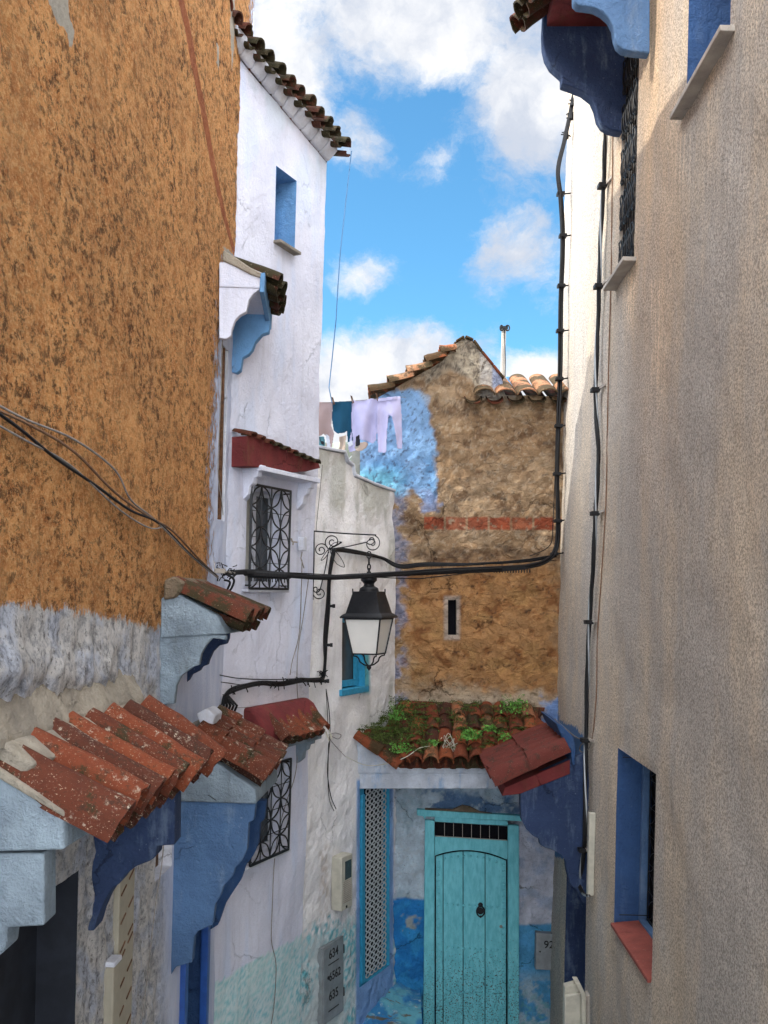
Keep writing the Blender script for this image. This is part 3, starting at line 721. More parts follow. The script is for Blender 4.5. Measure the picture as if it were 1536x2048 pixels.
def colB(co, px, py):
    n = fbm(co, 4, 5, 2); n2 = fbm(co*np.array([1, 1, .25]), 5, 5, 8); n3 = fbm(co, 22, 4, 6)
    c = np.array([.66, .675, .77])*(1-.12*(n[:, None]-.5))
    s = sstep(n2, .52, .72)[:, None]*.5; c = c*(1-s)+np.array([.54, .63, .80])*s
    # patchy blue-grey tone, stronger towards the eaves
    top = sstep(py-np.interp(px, [487, 655], [110, 300]), 150, 0)[:, None]*sstep(n, .4, .6)[:, None]*.6; c = c*(1-top)+np.array([.52, .62, .68])*top
    warm = sstep(py, 1500, 1350)*sstep(py, 1330, 1400)*.8; c = c*(1-warm[:, None])+np.array([.68, .64, .66])*warm[:, None]
    dm = sstep(dado(co, px, py)+(n3-.5)*.6, .45, .56)[:, None]
    tq = sstep(fbm(co*np.array([1, .7, 1.3]), 48, 3, 19), .42, .66)[:, None]*.85; tq2 = sstep(fbm(co, 2.6, 3, 21), .35, .75)[:, None]
    dc = np.array([.60, .72, .72])*(1-tq)+(np.array([.17, .50, .56])*tq2+np.array([.33, .62, .62])*(1-tq2))*tq
    return c*(1-dm)+dc*dm
usB = rng(uB0, uBr, .024)
vtop = max(vtl, vtr)+.02
vsB = rng(GR-.1, vtop, .028)
M['lavcol'] = plaster('lavender limewash over old blue', None, dark=.90, var=1.4, fine=85, bd=.006, streak=.30, crack=.2, mid=22, speck=(.40, .43, .52, .25))
gridwall('wall', PB, usB, vsB, warpB, [b_top, b_g1, b_g2], M['lavcol'], B, thick=3, disp=dispB, color=colB)
def frontgrille(parent, pl, h, warp, out=.05, cols=2, rows=4, rb=.009, frame=.014, petal=True, mat=None, name='grille', rim=True):
    u0, u1, v0, v1 = h; mb = MB()
    def g(fu, fv, o=out):
        u, v = u0+(u1-u0)*fu, v0+(v1-v0)*fv
        if warp: a, b = warp(np.array([u]), np.array([v])); u, v = float(a[0]), float(b[0])
        return pl.pt(u, v, o)
    if rim:
        for a, b in (((0, 0), (1, 0)), ((1, 0), (1, 1)), ((1, 1), (0, 1)), ((0, 1), (0, 0))): mb.tube([g(*a), g(*b)], frame, 4)
    for i in range(1, cols*2): mb.tube([g(i/cols/2, 0), g(i/cols/2, 1)], rb*.8, 4)
    for j in range(1, rows*1): mb.tube([g(0, j/rows), g(1, j/rows)], rb*.45, 4)
    if petal:
        nx_, ny_ = cols*2, rows+1
        for i in range(nx_+1):
            for j in range(ny_+1):
                if (i+j) % 2: continue
                for di in (-1, 1):
                    if not (0 <= i+di <= nx_ and j+1 <= ny_): continue
                    for s in (-1, 1):
                        mb.tube([g((i+di*f)/nx_+s*.26/nx_*math.sin(math.pi*f)*.8, (j+f)/ny_-s*di*.20/ny_*math.sin(math.pi*f)) for f in [q/8 for q in range(9)]], rb*.8, 4)
        for i in ():
            for j in range(rows):
                x0, x1, y0, y1 = i/cols, (i+1)/cols, j/rows, (j+1)/rows
                for (ax, ay, bx, by) in ((x0, y0, x1, y1), (x0, y1, x1, y0)) if (i+j) % 1 == 0 else ():
                    cx_, cy_ = (x0+x1)/2, (y0+y1)/2
                    for (hx, hy) in ((ax, ay), (bx, by)):
                        for s in (-1, 1):
                            pp = []
                            for k in range(9):
                                f = k/8; x = hx+(cx_-hx)*f; y = hy+(cy_-hy)*f
                                nx, ny = -(cy_-hy)*.75, (cx_-hx)*.75/1.0
                                bulge = .36*math.sin(math.pi*f)*s
                                pp.append(g(x+nx*bulge*(u1-u0)**-1*(v1-v0) if False else x+(1 if (hx-cx_)*(hy-cy_) < 0 else -1)*s*abs(cx_-hx)*.30*math.sin(math.pi*f), y+s*abs(cy_-hy)*.30*math.sin(math.pi*f)))
                            mb.tube(pp, rb, 4)
    if rim:
        for (fu, fv) in ((.04, .03), (.96, .03), (.04, .97), (.96, .97)): mb.tube([g(fu, fv), g(fu, fv, -.02)], rb, 4)
    return mb.build(name, mat or M['black'], parent)
o, pt = opening(PB, b_top, .24, B, M['skyblue'], 'window', M['skyblue'], warpB, label='blue-painted blind window recess high on the wall')
u0, u1, v0, v1 = b_top
mb = MB(); mb.box(pt((u0+u1)/2, v0-.012, .02), PB.U*((u1-u0)/2+.02), PB.V*.014, PB.n*.05); mb.build('sill', M['mortar'], o, bevel=.004)
for h in (b_g1, b_g2):
    o, pt = opening(PB, h, .16, B, M['lavcol'] if False else M['lav'], 'window', M['curtain'], warpB)
    u0, u1, v0, v1 = h; mb = MB(); dz = -.13
    for f in (0.03, .5, .97): mb.box(pt(u0+(u1-u0)*f, (v0+v1)/2, dz), PB.U*.022, PB.V*(v1-v0)/2, PB.n*.015)
    for f in (.02, .98): mb.box(pt((u0+u1)/2, v0+(v1-v0)*f, dz), PB.U*(u1-u0)/2, PB.V*.022, PB.n*.012)
    mb.build('frame', M['white'], o)
    mb = MB(); mb.box(pt(u0+(u1-u0)*.74, (v0+v1)/2, -.15), PB.U*(u1-u0)*.22, PB.V*(v1-v0)*.46, PB.n*.004); mb.build('glass', M['glass'], o)
    frontgrille(o, PB, (u0-.02, u1+.02, v0-.03, v1+.03), warpB, .06, 2, 4 if h is b_g1 else 4)
    mb = MB(); mb.box(pt((u0+u1)/2, v0-.05, .03), PB.U*((u1-u0)/2+.05), PB.V*.012, PB.n*.03); mb.build('sill', M['white'], o, bevel=.004)
    if h is b_g2:
        mb = MB(); mb.box(pt(u0+(u1-u0)*.35, v0+(v1-v0)*.24, -.135), PB.U*.10, PB.V*.10, PB.n*.01); mb.build('cardboard_patch', M['wood'], o)
# red hoods
def redhood(px0, px1, ytop, ybot, out, depthpts, brpts, tiles_pts, n):
    pass
def hoodB(name, box_far, box_near, ntile, tl, bl, tint):
    """box_*: profile points (out, v) ; runs u0..u1 along the wall"""
# hood over upper grille
def wallprism(mb, pl, prof, u0, u1, warp=None):
    pts = []
    for o_, v in prof:
        pts.append(pl.pt(u0, v, o_))
    mb.prism(pts, pl.U*(u1-u0))
for big in (False, True):
    def op(x, y, o_): return P(*onpl(PB, x, y, o_))
    hh0 = None
    if not big:
        # seen from below: sloping fascia whose top edge falls along the lane
        o1 = .17; pf = [(496, 872), (508, 871), (535, 882), (588, 903), (636, 922), (641, 936), (612, 943), (590, 945), (540, 938), (496, 932)]
        mb = MB(); mb.prism([op(x, y, o1) for x, y in pf], -PB.n*.20); hd = mb.build('window_hood', M['maroon'], B, bevel=.006)
        mb = MB(); e0, e1 = op(504, 870, .21), op(646, 930, .24)
        for k in range(9):
            f = (k+.3)/9; p = e0.lerp(e1, f); mb.tile(p-PB.n*.20+Vector((0, 0, .045)), p+Vector((0, 0, -.004)), .11, .125, PB.n*.2+Vector((0, 0, 1)), .32, tint=random.uniform(.1, .4))
        mb.build('roof_tiles', M['tile_dark'], hd, smooth=True)
        ua, ub, vb, outd, m2 = PB.huv(484, 930)[0], PB.huv(606, 940)[0], PB.huv(484, 932)[1], .22, M['lav']
    else:
        pf = [(482, 1498), (480, 1440), (484, 1424), (494, 1416), (512, 1414), (524, 1422), (534, 1450), (538, 1496)]
        ua, ub = PB.huv(486, 1440)[0], PB.huv(592, 1440)[0]; va = PB.huv(486, 1416)[1]; vb = PB.huv(486, 1492)[1]; H = va-vb
        mb = MB(); wallprism(mb, PB, [(-.02, va), (.07, va+.005), (.14, va-.04), (.24, va-H*.55), (.25, vb), (-.02, vb)], ua, ub+.12); hd = mb.build('window_hood', M['maroon'], B, bevel=.03)
        mb = MB()
        rows_of_tiles(mb, PB.pt(ua+.16, va-.05, .03), PB.pt(ub+.10, va-.05, .03), PB.pt(ua+.13, vb+H*.10, .34), PB.pt(ub+.04, vb+H*.14, .34), 7, 1, PB.n*.6+Vector((0, 0, 1)), .5, tint=.42, gap=1.1, jit=.012)
        mb.build('roof_tiles', M['tile'], hd, smooth=True)
        mb = MB(); mb.tube([PB.pt(ub, vb+.04, .33), PB.pt(ub+.02, vb-.05, .36)], .008, 5); mb.tube([PB.pt(ub+.06, vb+.06, .33), PB.pt(ub+.07, vb-.04, .36), PB.pt(ub+.10, vb, .34)], .006, 5); mb.build('straw', M['plastic'], hd)
        ub += .1; outd, m2 = .26, M['paleblue']
    for k, uu in enumerate((ua+.02, ub-.10)):
        mb = MB(); v = vb+.005
        prof = [(-.01, v), (outd*.86, v), (outd*.86, v-.05), (outd*.68, v-.055), (outd*.66, v-.10), (outd*.50, v-.11), (outd*.44, v-.16), (outd*.30, v-.18), (outd*.26, v-.25), (outd*.12, v-.28), (-.01, v-.31)]
        wallprism(mb, PB, prof, uu, uu+.08); mb.build('bracket', m2, hd, bevel=.005)
    mb = MB(); wallprism(mb, PB, [(-.01, vb-.004), (outd*.92, vb-.004), (outd*.92, vb-.045), (-.01, vb-.045)], ua+.01, ub-.01); mb.build('soffit', m2, hd, bevel=.004)
# eaves: lumpy cement cornice and a row of tiles
mb = MB()
def Bt(f, out, dv=0):
    u = 8.75+(uBr+kB*4.4-8.75)*f; v = vtl+(vtr-vtl)*((u-PB.huv(487, 100)[0])/(cB[0][0]-PB.huv(487, 100)[0]))+dv
    return PB.pt(u, v, out)
for k in range(14):
    f0, f1 = k/14, (k+1)/14-.004
    o1 = .07+.05*k/14+.014*math.sin(k*2.1)
    mb.prism([Bt(f0, -.05, -.10), Bt(f0, .03, -.10), Bt(f0, o1, -.02+.01*math.sin(k)), Bt(f0, o1, .035), Bt(f0, -.05, .035)], (Bt(f1, 0)-Bt(f0, 0)))
cor = mb.build('eaves_cornice', M['paleblue'], B, bevel=.012); cor.data.materials[0] = M['white']
mb = MB()
for k in range(15):
    f = (k+.5)/15+.02; p1 = Bt(f, .13+.12*f+random.uniform(-.015, .02), -.04*(1-f)+.02+random.uniform(-.015, .015)); p0 = Bt(f, -.35, .18)
    mb.tile(p0, p1, .12, .14, (0, 0, 1), .55, tint=random.uniform(.05, .4))
    mb.tile(Bt(f+.033, -.35, .14), Bt(f+.033, .10+.12*f, -.01-.04*(1-f)), .12, .10, (0, 0, 1), .4, pan=True, tint=.15)
mb.build('roof_tiles', M['tile_dark'], B, smooth=True)
mb = MB(); a_, b_ = Bt(-.1, -.02, .02), Bt(1.0, -.02, .02); mb.prism([Bt(-.1, .0, .02), Bt(-.1, -1.3, .62), Bt(-.1, -1.3, -.1), Bt(-.1, 0, -.1)], b_-a_); mb.build('roof', M['tile_dark'], B)

# ================================================================ ROUGH WHITE HOUSE
C_ = thing('white_house', (-.5, 11, -4.9), 'rough white house with small turquoise window and entry phone, beside the gable house', 'house')
uC0, uC1 = PC.huv(560, 1200)[0], PC.huv(789, 1200)[0]
TOPC = [(560, 898), (636, 898), (690, 908), (696, 926), (706, 934), (710, 954), (750, 972), (789, 985)]
uT = [PC.huv(x, y)[0] for x, y in TOPC]; vT = [PC.huv(x, y)[1] for x, y in TOPC]
def warpC(u, v):
    top = np.interp(u, uT, vT); t = np.clip((v-.6)/(1.4-.6), 0, 1)
    return u+0*v, np.where(v > .6, .6+t*(top-.6), v)
c_win = hole(PC, warpC, 684, 730, 1232, 1380)
c_door = hole(PC, warpC, 719, 779, 1572, 1975)
def dispC(co, px, py):
    low = sstep(py, 1500, 1750)
    return (fbm(co, 2.2, 4, 41)-.5)*.09+(fbm(co, 14, 4, 42)-.5)*(.012+.035*low)
def colC(co, px, py):
    n = fbm(co, 3, 5, 51); n2 = fbm(co*np.array([1, 1, .3]), 6, 5, 52); n3 = fbm(co, 20, 4, 53)
    c = np.array([.86, .845, .83])*(1-.15*(n[:, None]-.5))
    lav = (sstep(py, 1600, 1750)*sstep(px, 660, 700))[:, None]*.5; c = c*(1-lav)+np.array([.62, .64, .72])*lav
    s = sstep(n2+.25*sstep(py, 1100, 940)+.1*sstep(py, 1460, 1400)*sstep(px, 690, 780), .62, .84)[:, None]*.6; c = c*(1-s)+np.array([.33, .34, .27])*s
    rust = (np.exp(-((px-648)/9)**2)*sstep(py, 1680, 1700)*sstep(py, 1860, 1800)*sstep(n3, .4, .6))[:, None]*.5; c = c*(1-rust)+np.array([.36, .25, .14])*rust
    rim = np.exp(-((px-789)/5)**2)[:, None]*.0; c = c*(1-rim)
    line = np.interp(px, [600, 640, 690, 720], [1872, 1850, 1838, 1835])
    dm = sstep(.5+(py-line)/60+(n3-.5)*1.3, .42, .58)[:, None]
    tq = sstep(fbm(co, 26, 3, 55), .44, .60)[:, None]*sstep(fbm(co, 3, 3, 56), .3, .62)[:, None]
    dc = np.array([.58, .66, .66])*(1-tq)+np.array([.16, .48, .54])*tq
    c = c*(1-dm)+dc*dm
    wn = np.maximum(sstep(sdf(px, py, [(680, 1222), (736, 1240), (738, 1384), (680, 1392)]), -6, 2), 0)[:, None]*sstep(px, 715, 730)[:, None]
    c = c*(1-wn)+np.array([.12, .45, .52])*wn
    dj = sstep(sdf(px, py, [(714, 1560), (786, 1545), (786, 2000), (712, 2060)]), -3, 2)[:, None]; c = c*(1-dj)+np.array([.22, .38, .66])*dj
    return c
gridwall('wall', PC, rng(uC0, uC1, .022), rng(GR-.1, 1.4, .026), warpC, [c_win, c_door], M['vrough'], C_, thick=2.2, disp=dispC, color=colC)
mb = MB()
pp = [PC.pt(u, v+.008, 0) for u, v in zip(uT, vT)]
for a, b in zip(pp[:-1], pp[1:]): mb.prism([a+PC.n*.02, a-PC.n*.25, a-PC.n*.25+Vector((0, 0, .03)), a+PC.n*.02+Vector((0, 0, .03))], (b-a))
mb.build('coping', M['white'], C_, bevel=.008)
o, pt = opening(PC, c_win, .13, C_, M['turqframe'], 'window', M['glass'], warpC)
u0, u1, v0, v1 = c_win; mb = MB()
for f in (.06, .94): mb.box(pt(u0+(u1-u0)*f, (v0+v1)/2, -.10), PC.U*.03, PC.V*(v1-v0)/2, PC.n*.02)
for f in (.06, .95): mb.box(pt((u0+u1)/2, v0+(v1-v0)*f, -.10), PC.U*(u1-u0)/2, PC.V*.035, PC.n*.018)
mb.build('frame', M['turqframe'], o, bevel=.003)
mb = MB(); mb.box(pt((u0+u1)/2, v0-.03, .01), PC.U*((u1-u0)/2+.05), PC.V*.035, PC.n*.02); mb.build('sill', M['turqframe'], o, bevel=.006)
# lattice door
o, pt = opening(PC, c_door, .10, C_, M['turqframe'], 'door', M['darkhole'], warpC)
u0, u1, v0, v1 = c_door; ul = PC.huv(733, 1760)[0]; mb = MB()
mb.box(pt((u0+ul)/2, (v0+v1)/2-.02, -.06), PC.U*((ul-u0)/2), PC.V*((v1-v0)/2), PC.n*.03)
mb.build('frame', M['turqframe'], o, bevel=.004)
mb = MB(); mb.box(pt((u0+ul)/2+.02, (v0+v1)/2-.05, -.02), PC.U*((ul-u0)/2*.45), PC.V*((v1-v0)/2*.94), PC.n*.02); mb.build('frame', M['turqframe'], o, bevel=.004)
mb = MB(); ua, ub = PC.huv(737, 1760)[0], u1-.015
nw = 5; cw = (ub-ua)/nw; nh = int((v1-v0-.02)/cw/.62); chh = (v1-v0-.02)/nh
for i in range(nw):
    for j in range(nh):
        c = pt(ua+cw*(i+.5), v0+.01+chh*(j+.5), -.035)
        ring = [c+PC.U*math.cos(a*math.pi/4)*cw*.56+PC.V*math.sin(a*math.pi/4)*chh*.56 for a in range(8)]
        ring2 = [c+PC.U*math.cos(a*math.pi/4)*cw*.33+PC.V*math.sin(a*math.pi/4)*chh*.33 for a in range(8)]
        mb.add(ring+ring2+[p-PC.n*.004 for p in ring]+[p-PC.n*.004 for p in ring2],
               [(a, (a+1) % 8, 8+(a+1) % 8, 8+a) for a in range(8)]+[(16+a, 24+a, 24+(a+1) % 8, 16+(a+1) % 8) for a in range(8)])
mb.build('lattice', M['lightmetal'], o)
# ================================================================ GABLE HOUSE (end of the lane)
D = thing('gable_house', (1.1, 12, -5.2), 'weathered brown gable house closing the lane, with studded turquoise door under a mossy hood', 'house')
TOPD = [(746, 800), (800, 770), (860, 738), (885, 722), (903, 700), (915, 682), (930, 674), (945, 680), (962, 702), (985, 730), (1004, 756), (1010, 790), (1125, 792)]
def ux(px): return (px-CX)/F*12
def vz(py): return (HY-py)/F*12
def warpD(u, v):
    top = np.interp(u, [ux(a) for a, b in TOPD], [vz(b) for a, b in TOPD]); t = np.clip((v-1.5)/.7, 0, 1)
    return u, np.where(v > 1.5, 1.5+t*(top-1.5), v)
def tilt(px): return (px-850)*.06
d_door = (ux(852), ux(1034), GR, vz(1640))
d_slot = (ux(896), ux(913), vz(1270), vz(1200))
def dispD(co, px, py):
    brown = sstep(py, 1480, 1400)
    d = (fbm(co, 2, 3, 61)-.5)*.07+(fbm(co, 13, 5, 62)-.5)*(.020+.022*brown)
    d += (1-brown)*(np.abs(fbm(co*np.array([1, 1, .6]), 7, 4, 64)-.5))*-.07
    return d
def mixc(c, m, col): m = m[:, None]; return c*(1-m)+np.array(col)*m
def bpx0(px): return sstep(px, 860, 840)
def colD(co, px, py):
    n = fbm(co, 2.4, 5, 71, .6); n2 = fbm(co, 8, 5, 72, .6); n3 = fbm(co, 24, 4, 73, .6); wx = (fbm(co, 9, 4, 74, .6)-.5)*70; wy = (fbm(co, 9, 4, 75, .6)-.5)*70
    X, Y = px+wx*.7, py+wy*.7
    c = np.tile(np.array([.36, .235, .130]), (len(px), 1))
    c = mixc(c, sstep(n, .42, .62)*.8, (.47, .335, .205)); c = mixc(c, sstep(n2, .55, .68)*.75, (.17, .095, .050)); c = mixc(c, sstep(n3, .54, .66)*.6, (.58, .46, .32))
    c = mixc(c, sstep(sdf(X, Y, [(795, 1135), (1125, 1120), (1125, 1400), (1000, 1400), (830, 1350), (800, 1260)]), -14, 26)*.85, (.50, .255, .095))
    c = mixc(c, sstep(py, 1110, 1180)*sstep(py, 1420, 1330)*sstep(n2, .5, .66)*.7, (.27, .105, .035))
    c = mixc(c, sstep(py, 1130, 1180)*sstep(py, 1420, 1330)*sstep(fbm(co, 5, 4, 77), .56, .70)*.6, (.52, .30, .115))
    # horizontal laths / dark course
    c = mixc(c, np.exp(-((Y-1108)/9)**2)*.6*sstep(px, 800, 830), (.11, .06, .035))
    # brick course
    bx = (px-846)/44.0; fr = bx-np.floor(bx); br = sstep(np.abs(py-1047+wy*.08), 14, 11)*sstep(np.minimum(fr, 1-fr), .03, .06)*sstep(px, 842, 850)
    on = np.clip(.25+1.5*vnoise(np.stack([np.floor(bx)*3.7+.5, bx*0, bx*0], 1), 5), 0, 1)
    c = mixc(c, br*on*sstep(n3, .74, .58)*.95, (.36, .080, .035)); c = mixc(c, sstep(n3, .62, .70)*sstep(n2, .4, .6)*.7*(1-bpx0(px)), (.09, .055, .035))
    # pale mortar, above the hood and in the gable
    c = mixc(c, sstep(Y, 1365, 1400)*.92, (.50, .40, .285)); c = mixc(c, sstep(Y, 1365, 1400)*sstep(n3, .52, .64)*.7, (.24, .17, .10))
    gp = sstep(sdf(X, Y, [(840, 790), (860, 700), (930, 640), (1030, 740), (1030, 800), (960, 800), (950, 770), (890, 740), (850, 775)]), -6, 12)
    c = mixc(c, gp, (.52, .45, .34)); c = mixc(c, gp*sstep(n3, .5, .62)*.85, (.16, .13, .10)); c = mixc(c, gp*sstep(px, 955, 965)*.7, (.62, .60, .56))  # right face of the gable painted whiter, as if sunlit
    c = mixc(c, sstep(sdf(px, py, [(985, 735), (1010, 750), (1008, 775), (985, 775)]), -4, 3)*.8, (.36, .46, .70))
    # blue patch
    bp = sstep(sdf(px+wx*.35, py+wy*.35, [(700, 780), (838, 780), (858, 800), (872, 900), (872, 985), (862, 1010), (850, 1000), (828, 985), (806, 992), (700, 1000)]), -5, 6)
    c = mixc(c, bp, (.30, .52, .82)); c = mixc(c, bp*sstep(py, 880, 960)*sstep(n, .4, .6)*.8, (.10, .33, .66)); c = mixc(c, bp*sstep(px, 830, 760)*sstep(py, 920, 960), (.22, .58, .72))
    c = mixc(c, bp*sstep(n3, .60, .68)*.8, (.10, .13, .22)); c = mixc(c, bp*sstep(sdf(px, py, [(835, 780), (880, 780), (880, 830), (850, 810)]), -8, 20)*.7, (.55, .50, .46))
    eg = sstep(X, 822, 796)*sstep(py, 980, 1000)*sstep(py, 1440, 1400)*.6
    c = mixc(c, eg*sstep(n2, .38, .5), (.36, .42, .62)); c = mixc(c, eg*sstep(n2, .53, .64), (.14, .18, .28))
    c = mixc(c, sstep(sdf(X, Y, [(840, 985), (868, 985), (874, 1022), (845, 1030)]), -6, 6)*.8, (.30, .40, .66))
    c = mixc(c, sstep(sdf(X, Y, [(1090, 1395), (1130, 1395), (1130, 1500), (1085, 1480)]), -8, 10), (.22, .36, .68))
    # slot surround
    sl = sstep(sdf(px, py, [(890, 1194), (918, 1194), (918, 1278), (890, 1278)]), -6, 2); c = mixc(c, sl*.8, (.50, .44, .38))
    # lower wall: pale blue wash over dark blue plinth
    lo = sstep(py, 1500, 1515)
    c2 = np.tile(np.array([.60, .72, .80]), (len(px), 1)); c2 = mixc(c2, sstep(fbm(co*np.array([1, 1, .35]), 7, 5, 81, .6), .46, .62)*.7, (.36, .49, .57))
    c2 = mixc(c2, sstep(n3, .56, .68)*.5, (.60, .66, .70)); c2 = mixc(c2, sstep(px, 1030, 1040), (.66, .69, .80)); c2 = mixc(c2, sstep(px, 1030, 1040)*sstep(n2, .5, .65)*.6, (.36, .47, .66))
    c2 = mixc(c2, sstep(sdf(X, Y, [(850, 1575), (1040, 1590), (1040, 1640), (840, 1625)]), -10, 16)*sstep(n2, .42, .56), (.13, .24, .42))
    c2 = mixc(c2, sstep(px, 838, 846)*sstep(px, 1052, 1040)*sstep(py, 1640, 1650)*0, (.5, .5, .5))
    ln = np.where(px < 900, 1797, 1848); pl = sstep(py-ln+wy*.12, -3, 3)
    pc = np.tile(np.array([.025, .25, .64]), (len(px), 1)); pc = mixc(pc, sstep(n2, .48, .62)*.8, (.05, .38, .76)); pc = mixc(pc, sstep(px, 1030, 1040)*.8, (.13, .45, .74)); pc = mixc(pc, sstep(px, 1030, 1040)*sstep(py, 1930, 1980)*sstep(n2, .42, .56), (.42, .58, .68))
    pc = mixc(pc, sstep(py, 1960, 2030)*sstep(n3, .5, .62)*.8, (.18, .50, .56))
    c2 = mixc(c2, pl, (0, 0, 0))+pc*pl[:, None]
    c2 = mixc(c2, sstep(sdf(X, Y, [(808, 1828), (832, 1830), (834, 1858), (806, 1856)]), -2, 5), (.42, .46, .44))
    c2 = mixc(c2, np.clip(1-np.abs(px-789+wx*.1)/5, 0, 1)*.7*(py < 1800), (.56, .60, .68))
    return c*(1-lo[:, None])+c2*lo[:, None]
gridwall('wall', PD, rng(ux(720), ux(1128), .0125), rng(GR-.2, 1.5, .0145)+rng(1.5, 2.2, .011), warpD, [d_door, d_slot], M['vcol'], D, thick=.35, disp=dispD, color=colD, masks=dict(bare=lambda co, px, py: 1-sstep(sdf(px, py, [(700, 780), (838, 780), (858, 800), (872, 900), (872, 985), (862, 1010), (700, 1000)]), -4, 6)))
mb = MB(); mb.box((1.2, 14.3, -1.6), (1.6, 0, 0), (0, 1.94, 0), (0, 0, 3.7)); core = mb.build('rear_wall', M['mortar'], D)
mb, pt = reveal(PD, d_slot, .3); o = mb.build('window', M['mortar'], D); b = MB(); u0, u1, v0, v1 = d_slot
b.add([pt(u0, v0, -.1), pt(u1, v0, -.1), pt(u1, v1, -.1), pt(u0, v1, -.1)], [(0, 1, 2, 3)]); b.build('pane', M['darkhole'], o)
# left roof slope: verge tiles climbing to the gable, parapet coping, right roof with wavy eaves
mb = MB(); vg = [(743, 795), (782, 777), (820, 756), (857, 736), (886, 716), (905, 703)]
for i in range(len(vg)-1):
    a, b = P(*vg[i], 11.93), P(*vg[i+1], 11.93)
    a = a+Vector((-.03, 0, .0)); b = b+Vector((.05, 0, -.015))
    for k in range(6):
        mb.tile(b+Vector((0, .22*k, .02)), a+Vector((0, .22*k, .05)), .19, .23, (0, 0, 1), .45, tint=.85+random.uniform(-.2, .15))
mb.build('roof_tiles', M['tile_dark'], D, smooth=True)
mb = MB(); mb.prism([P(x, y, 12.02) for x, y in ((745, 803), (860, 744), (905, 712), (905, 735), (860, 765), (800, 792))], (0, 1.3, 0)); mb.build('verge', M['tile_dark'], D)
mb = MB(); cp = [(905, 703), (914, 684), (930, 674), (946, 681), (962, 703), (985, 731), (1006, 757)]
for a, b in zip(cp[:-1], cp[1:]):
    pa, pb = P(*a, 11.97), P(*b, 11.97); up = Vector((-(pb-pa).z, 0, (pb-pa).x)).normalized()*.03
    mb.prism([pa, pb, pb+up, pa+up], (0, .42, 0))
mb.build('coping', M['tile_dark'], D, bevel=.012)
mb = MB(); nt = 4
for k in range(5):
    f = k/4; x = 948+(1128-948)*(k/4.2)
    p1 = P(x+22, 790, 11.80); p0 = p1+Vector((0, .95, .40)); mb.tile(p0, p1, .21, .25, (0, -.3, 1), .32, tint=.95, n=11)
    p1 = P(x, 798, 11.84); p0 = p1+Vector((0, .95, .40)); mb.tile(p0, p1, .23, .20, (0, -.3, 1), .30, pan=True, tint=.4, n=11)
mb.build('roof_tiles', M['tile_dark'], D, smooth=True)
# ---- mossy hood over the door
mb = MB(); mb.prism([P(708, 1543, 11.2), P(1000, 1543, 11.2), P(1000, 1578, 11.2), P(716, 1578, 11.2)], (0, .80, 0)); dh = mb.build('door_hood', M['paleblue'], D, bevel=.012); dh.data.materials[0] = M['patchy']
mb = MB(); mb.prism([P(704, 1466, 11.18), P(716, 1480, 11.18), P(800, 1534, 11.18), P(1000, 1536, 11.18), P(1000, 1548, 11.18), P(704, 1548, 11.18)], (0, .82, 0)); mb.build('fascia', M['patchy'], dh, bevel=.02)
mb = MB(); mb.prism([P(1000, 1540, 11.18), P(1086, 1500, 11.18), P(1086, 1545, 11.18), P(1000, 1575, 11.18)], (0, .82, 0)); mb.build('fascia', M['patchy'], dh)
def roofpt(px, f):
    """point on the mossy roof: image column at mid-slope, f=0 top .. 1 eave"""
    a = P(px*.93+62, 1418, 11.98); b = P(px, 1530-(0 if px > 800 else (800-px)*.5), 11.08)
    return a.lerp(b, f)
mb = MB(); cols = 10
NUP = Vector((0, -.62, .78))
rt = random.Random(5)
for i in range(cols):
    x = 796+(1086-796)*(i+.3)/cols
    for r in range(4):
        f0, f1 = max(0, r/4-.05), (r+1)/4+.02
        if rt.random() < .10 and r in (1, 2): continue
        j = Vector((rt.uniform(-.02, .02), rt.uniform(-.02, .02), rt.uniform(-.01, .02)))
        tn = rt.choice([.15, .3, .5, .6, .7, .8, .88])
        mb.tile(roofpt(x, f0)+j+NUP*.03, roofpt(x+rt.uniform(-3, 3), f1)+j+NUP*.055, .15, .185, NUP, .5, tint=tn, n=10)
        mb.tile(roofpt(x+14.5, f0)+NUP*.02, roofpt(x+14.5, f1)+NUP*.02, .15, .13, NUP, .45, pan=True, tint=rt.uniform(.1, .4))
# hip tiles on the left
for (p, q) in (((712, 1474), (762, 1508)), ((752, 1500), (800, 1536))):
    mb.tile(P(*p, 11.12)+Vector((0, 0, .02)), P(*q, 11.02)+Vector((0, 0, .02)), .13, .16, (.2, -.5, .8), .5, tint=.6)
mb.tile(P(735, 1474, 11.25), P(792, 1512, 11.1), .13, .15, (.2, -.5, .8), .5, tint=.25)
mb.tile(P(1042, 1422, 11.95), P(1098, 1474, 11.5), .15, .19, (0, -.5, .8), .5, tint=.62); mb.tile(P(1078, 1462, 11.6), P(1110, 1490, 11.3), .12, .17, (0, -.5, .8), .5, tint=.78)
mb.build('roof_tiles', M['tile_mossy'], dh, smooth=True)
mb = MB(); mb.prism([P(704, 1460, 11.25), P(770, 1455, 11.5), P(800, 1400, 11.98), P(1090, 1415, 11.99), P(1000, 1532, 11.16), P(800, 1532, 11.16), P(712, 1482, 11.2)], (0, .05, -.06)); mb.build('roof_bed', M['tile_dark'], dh)
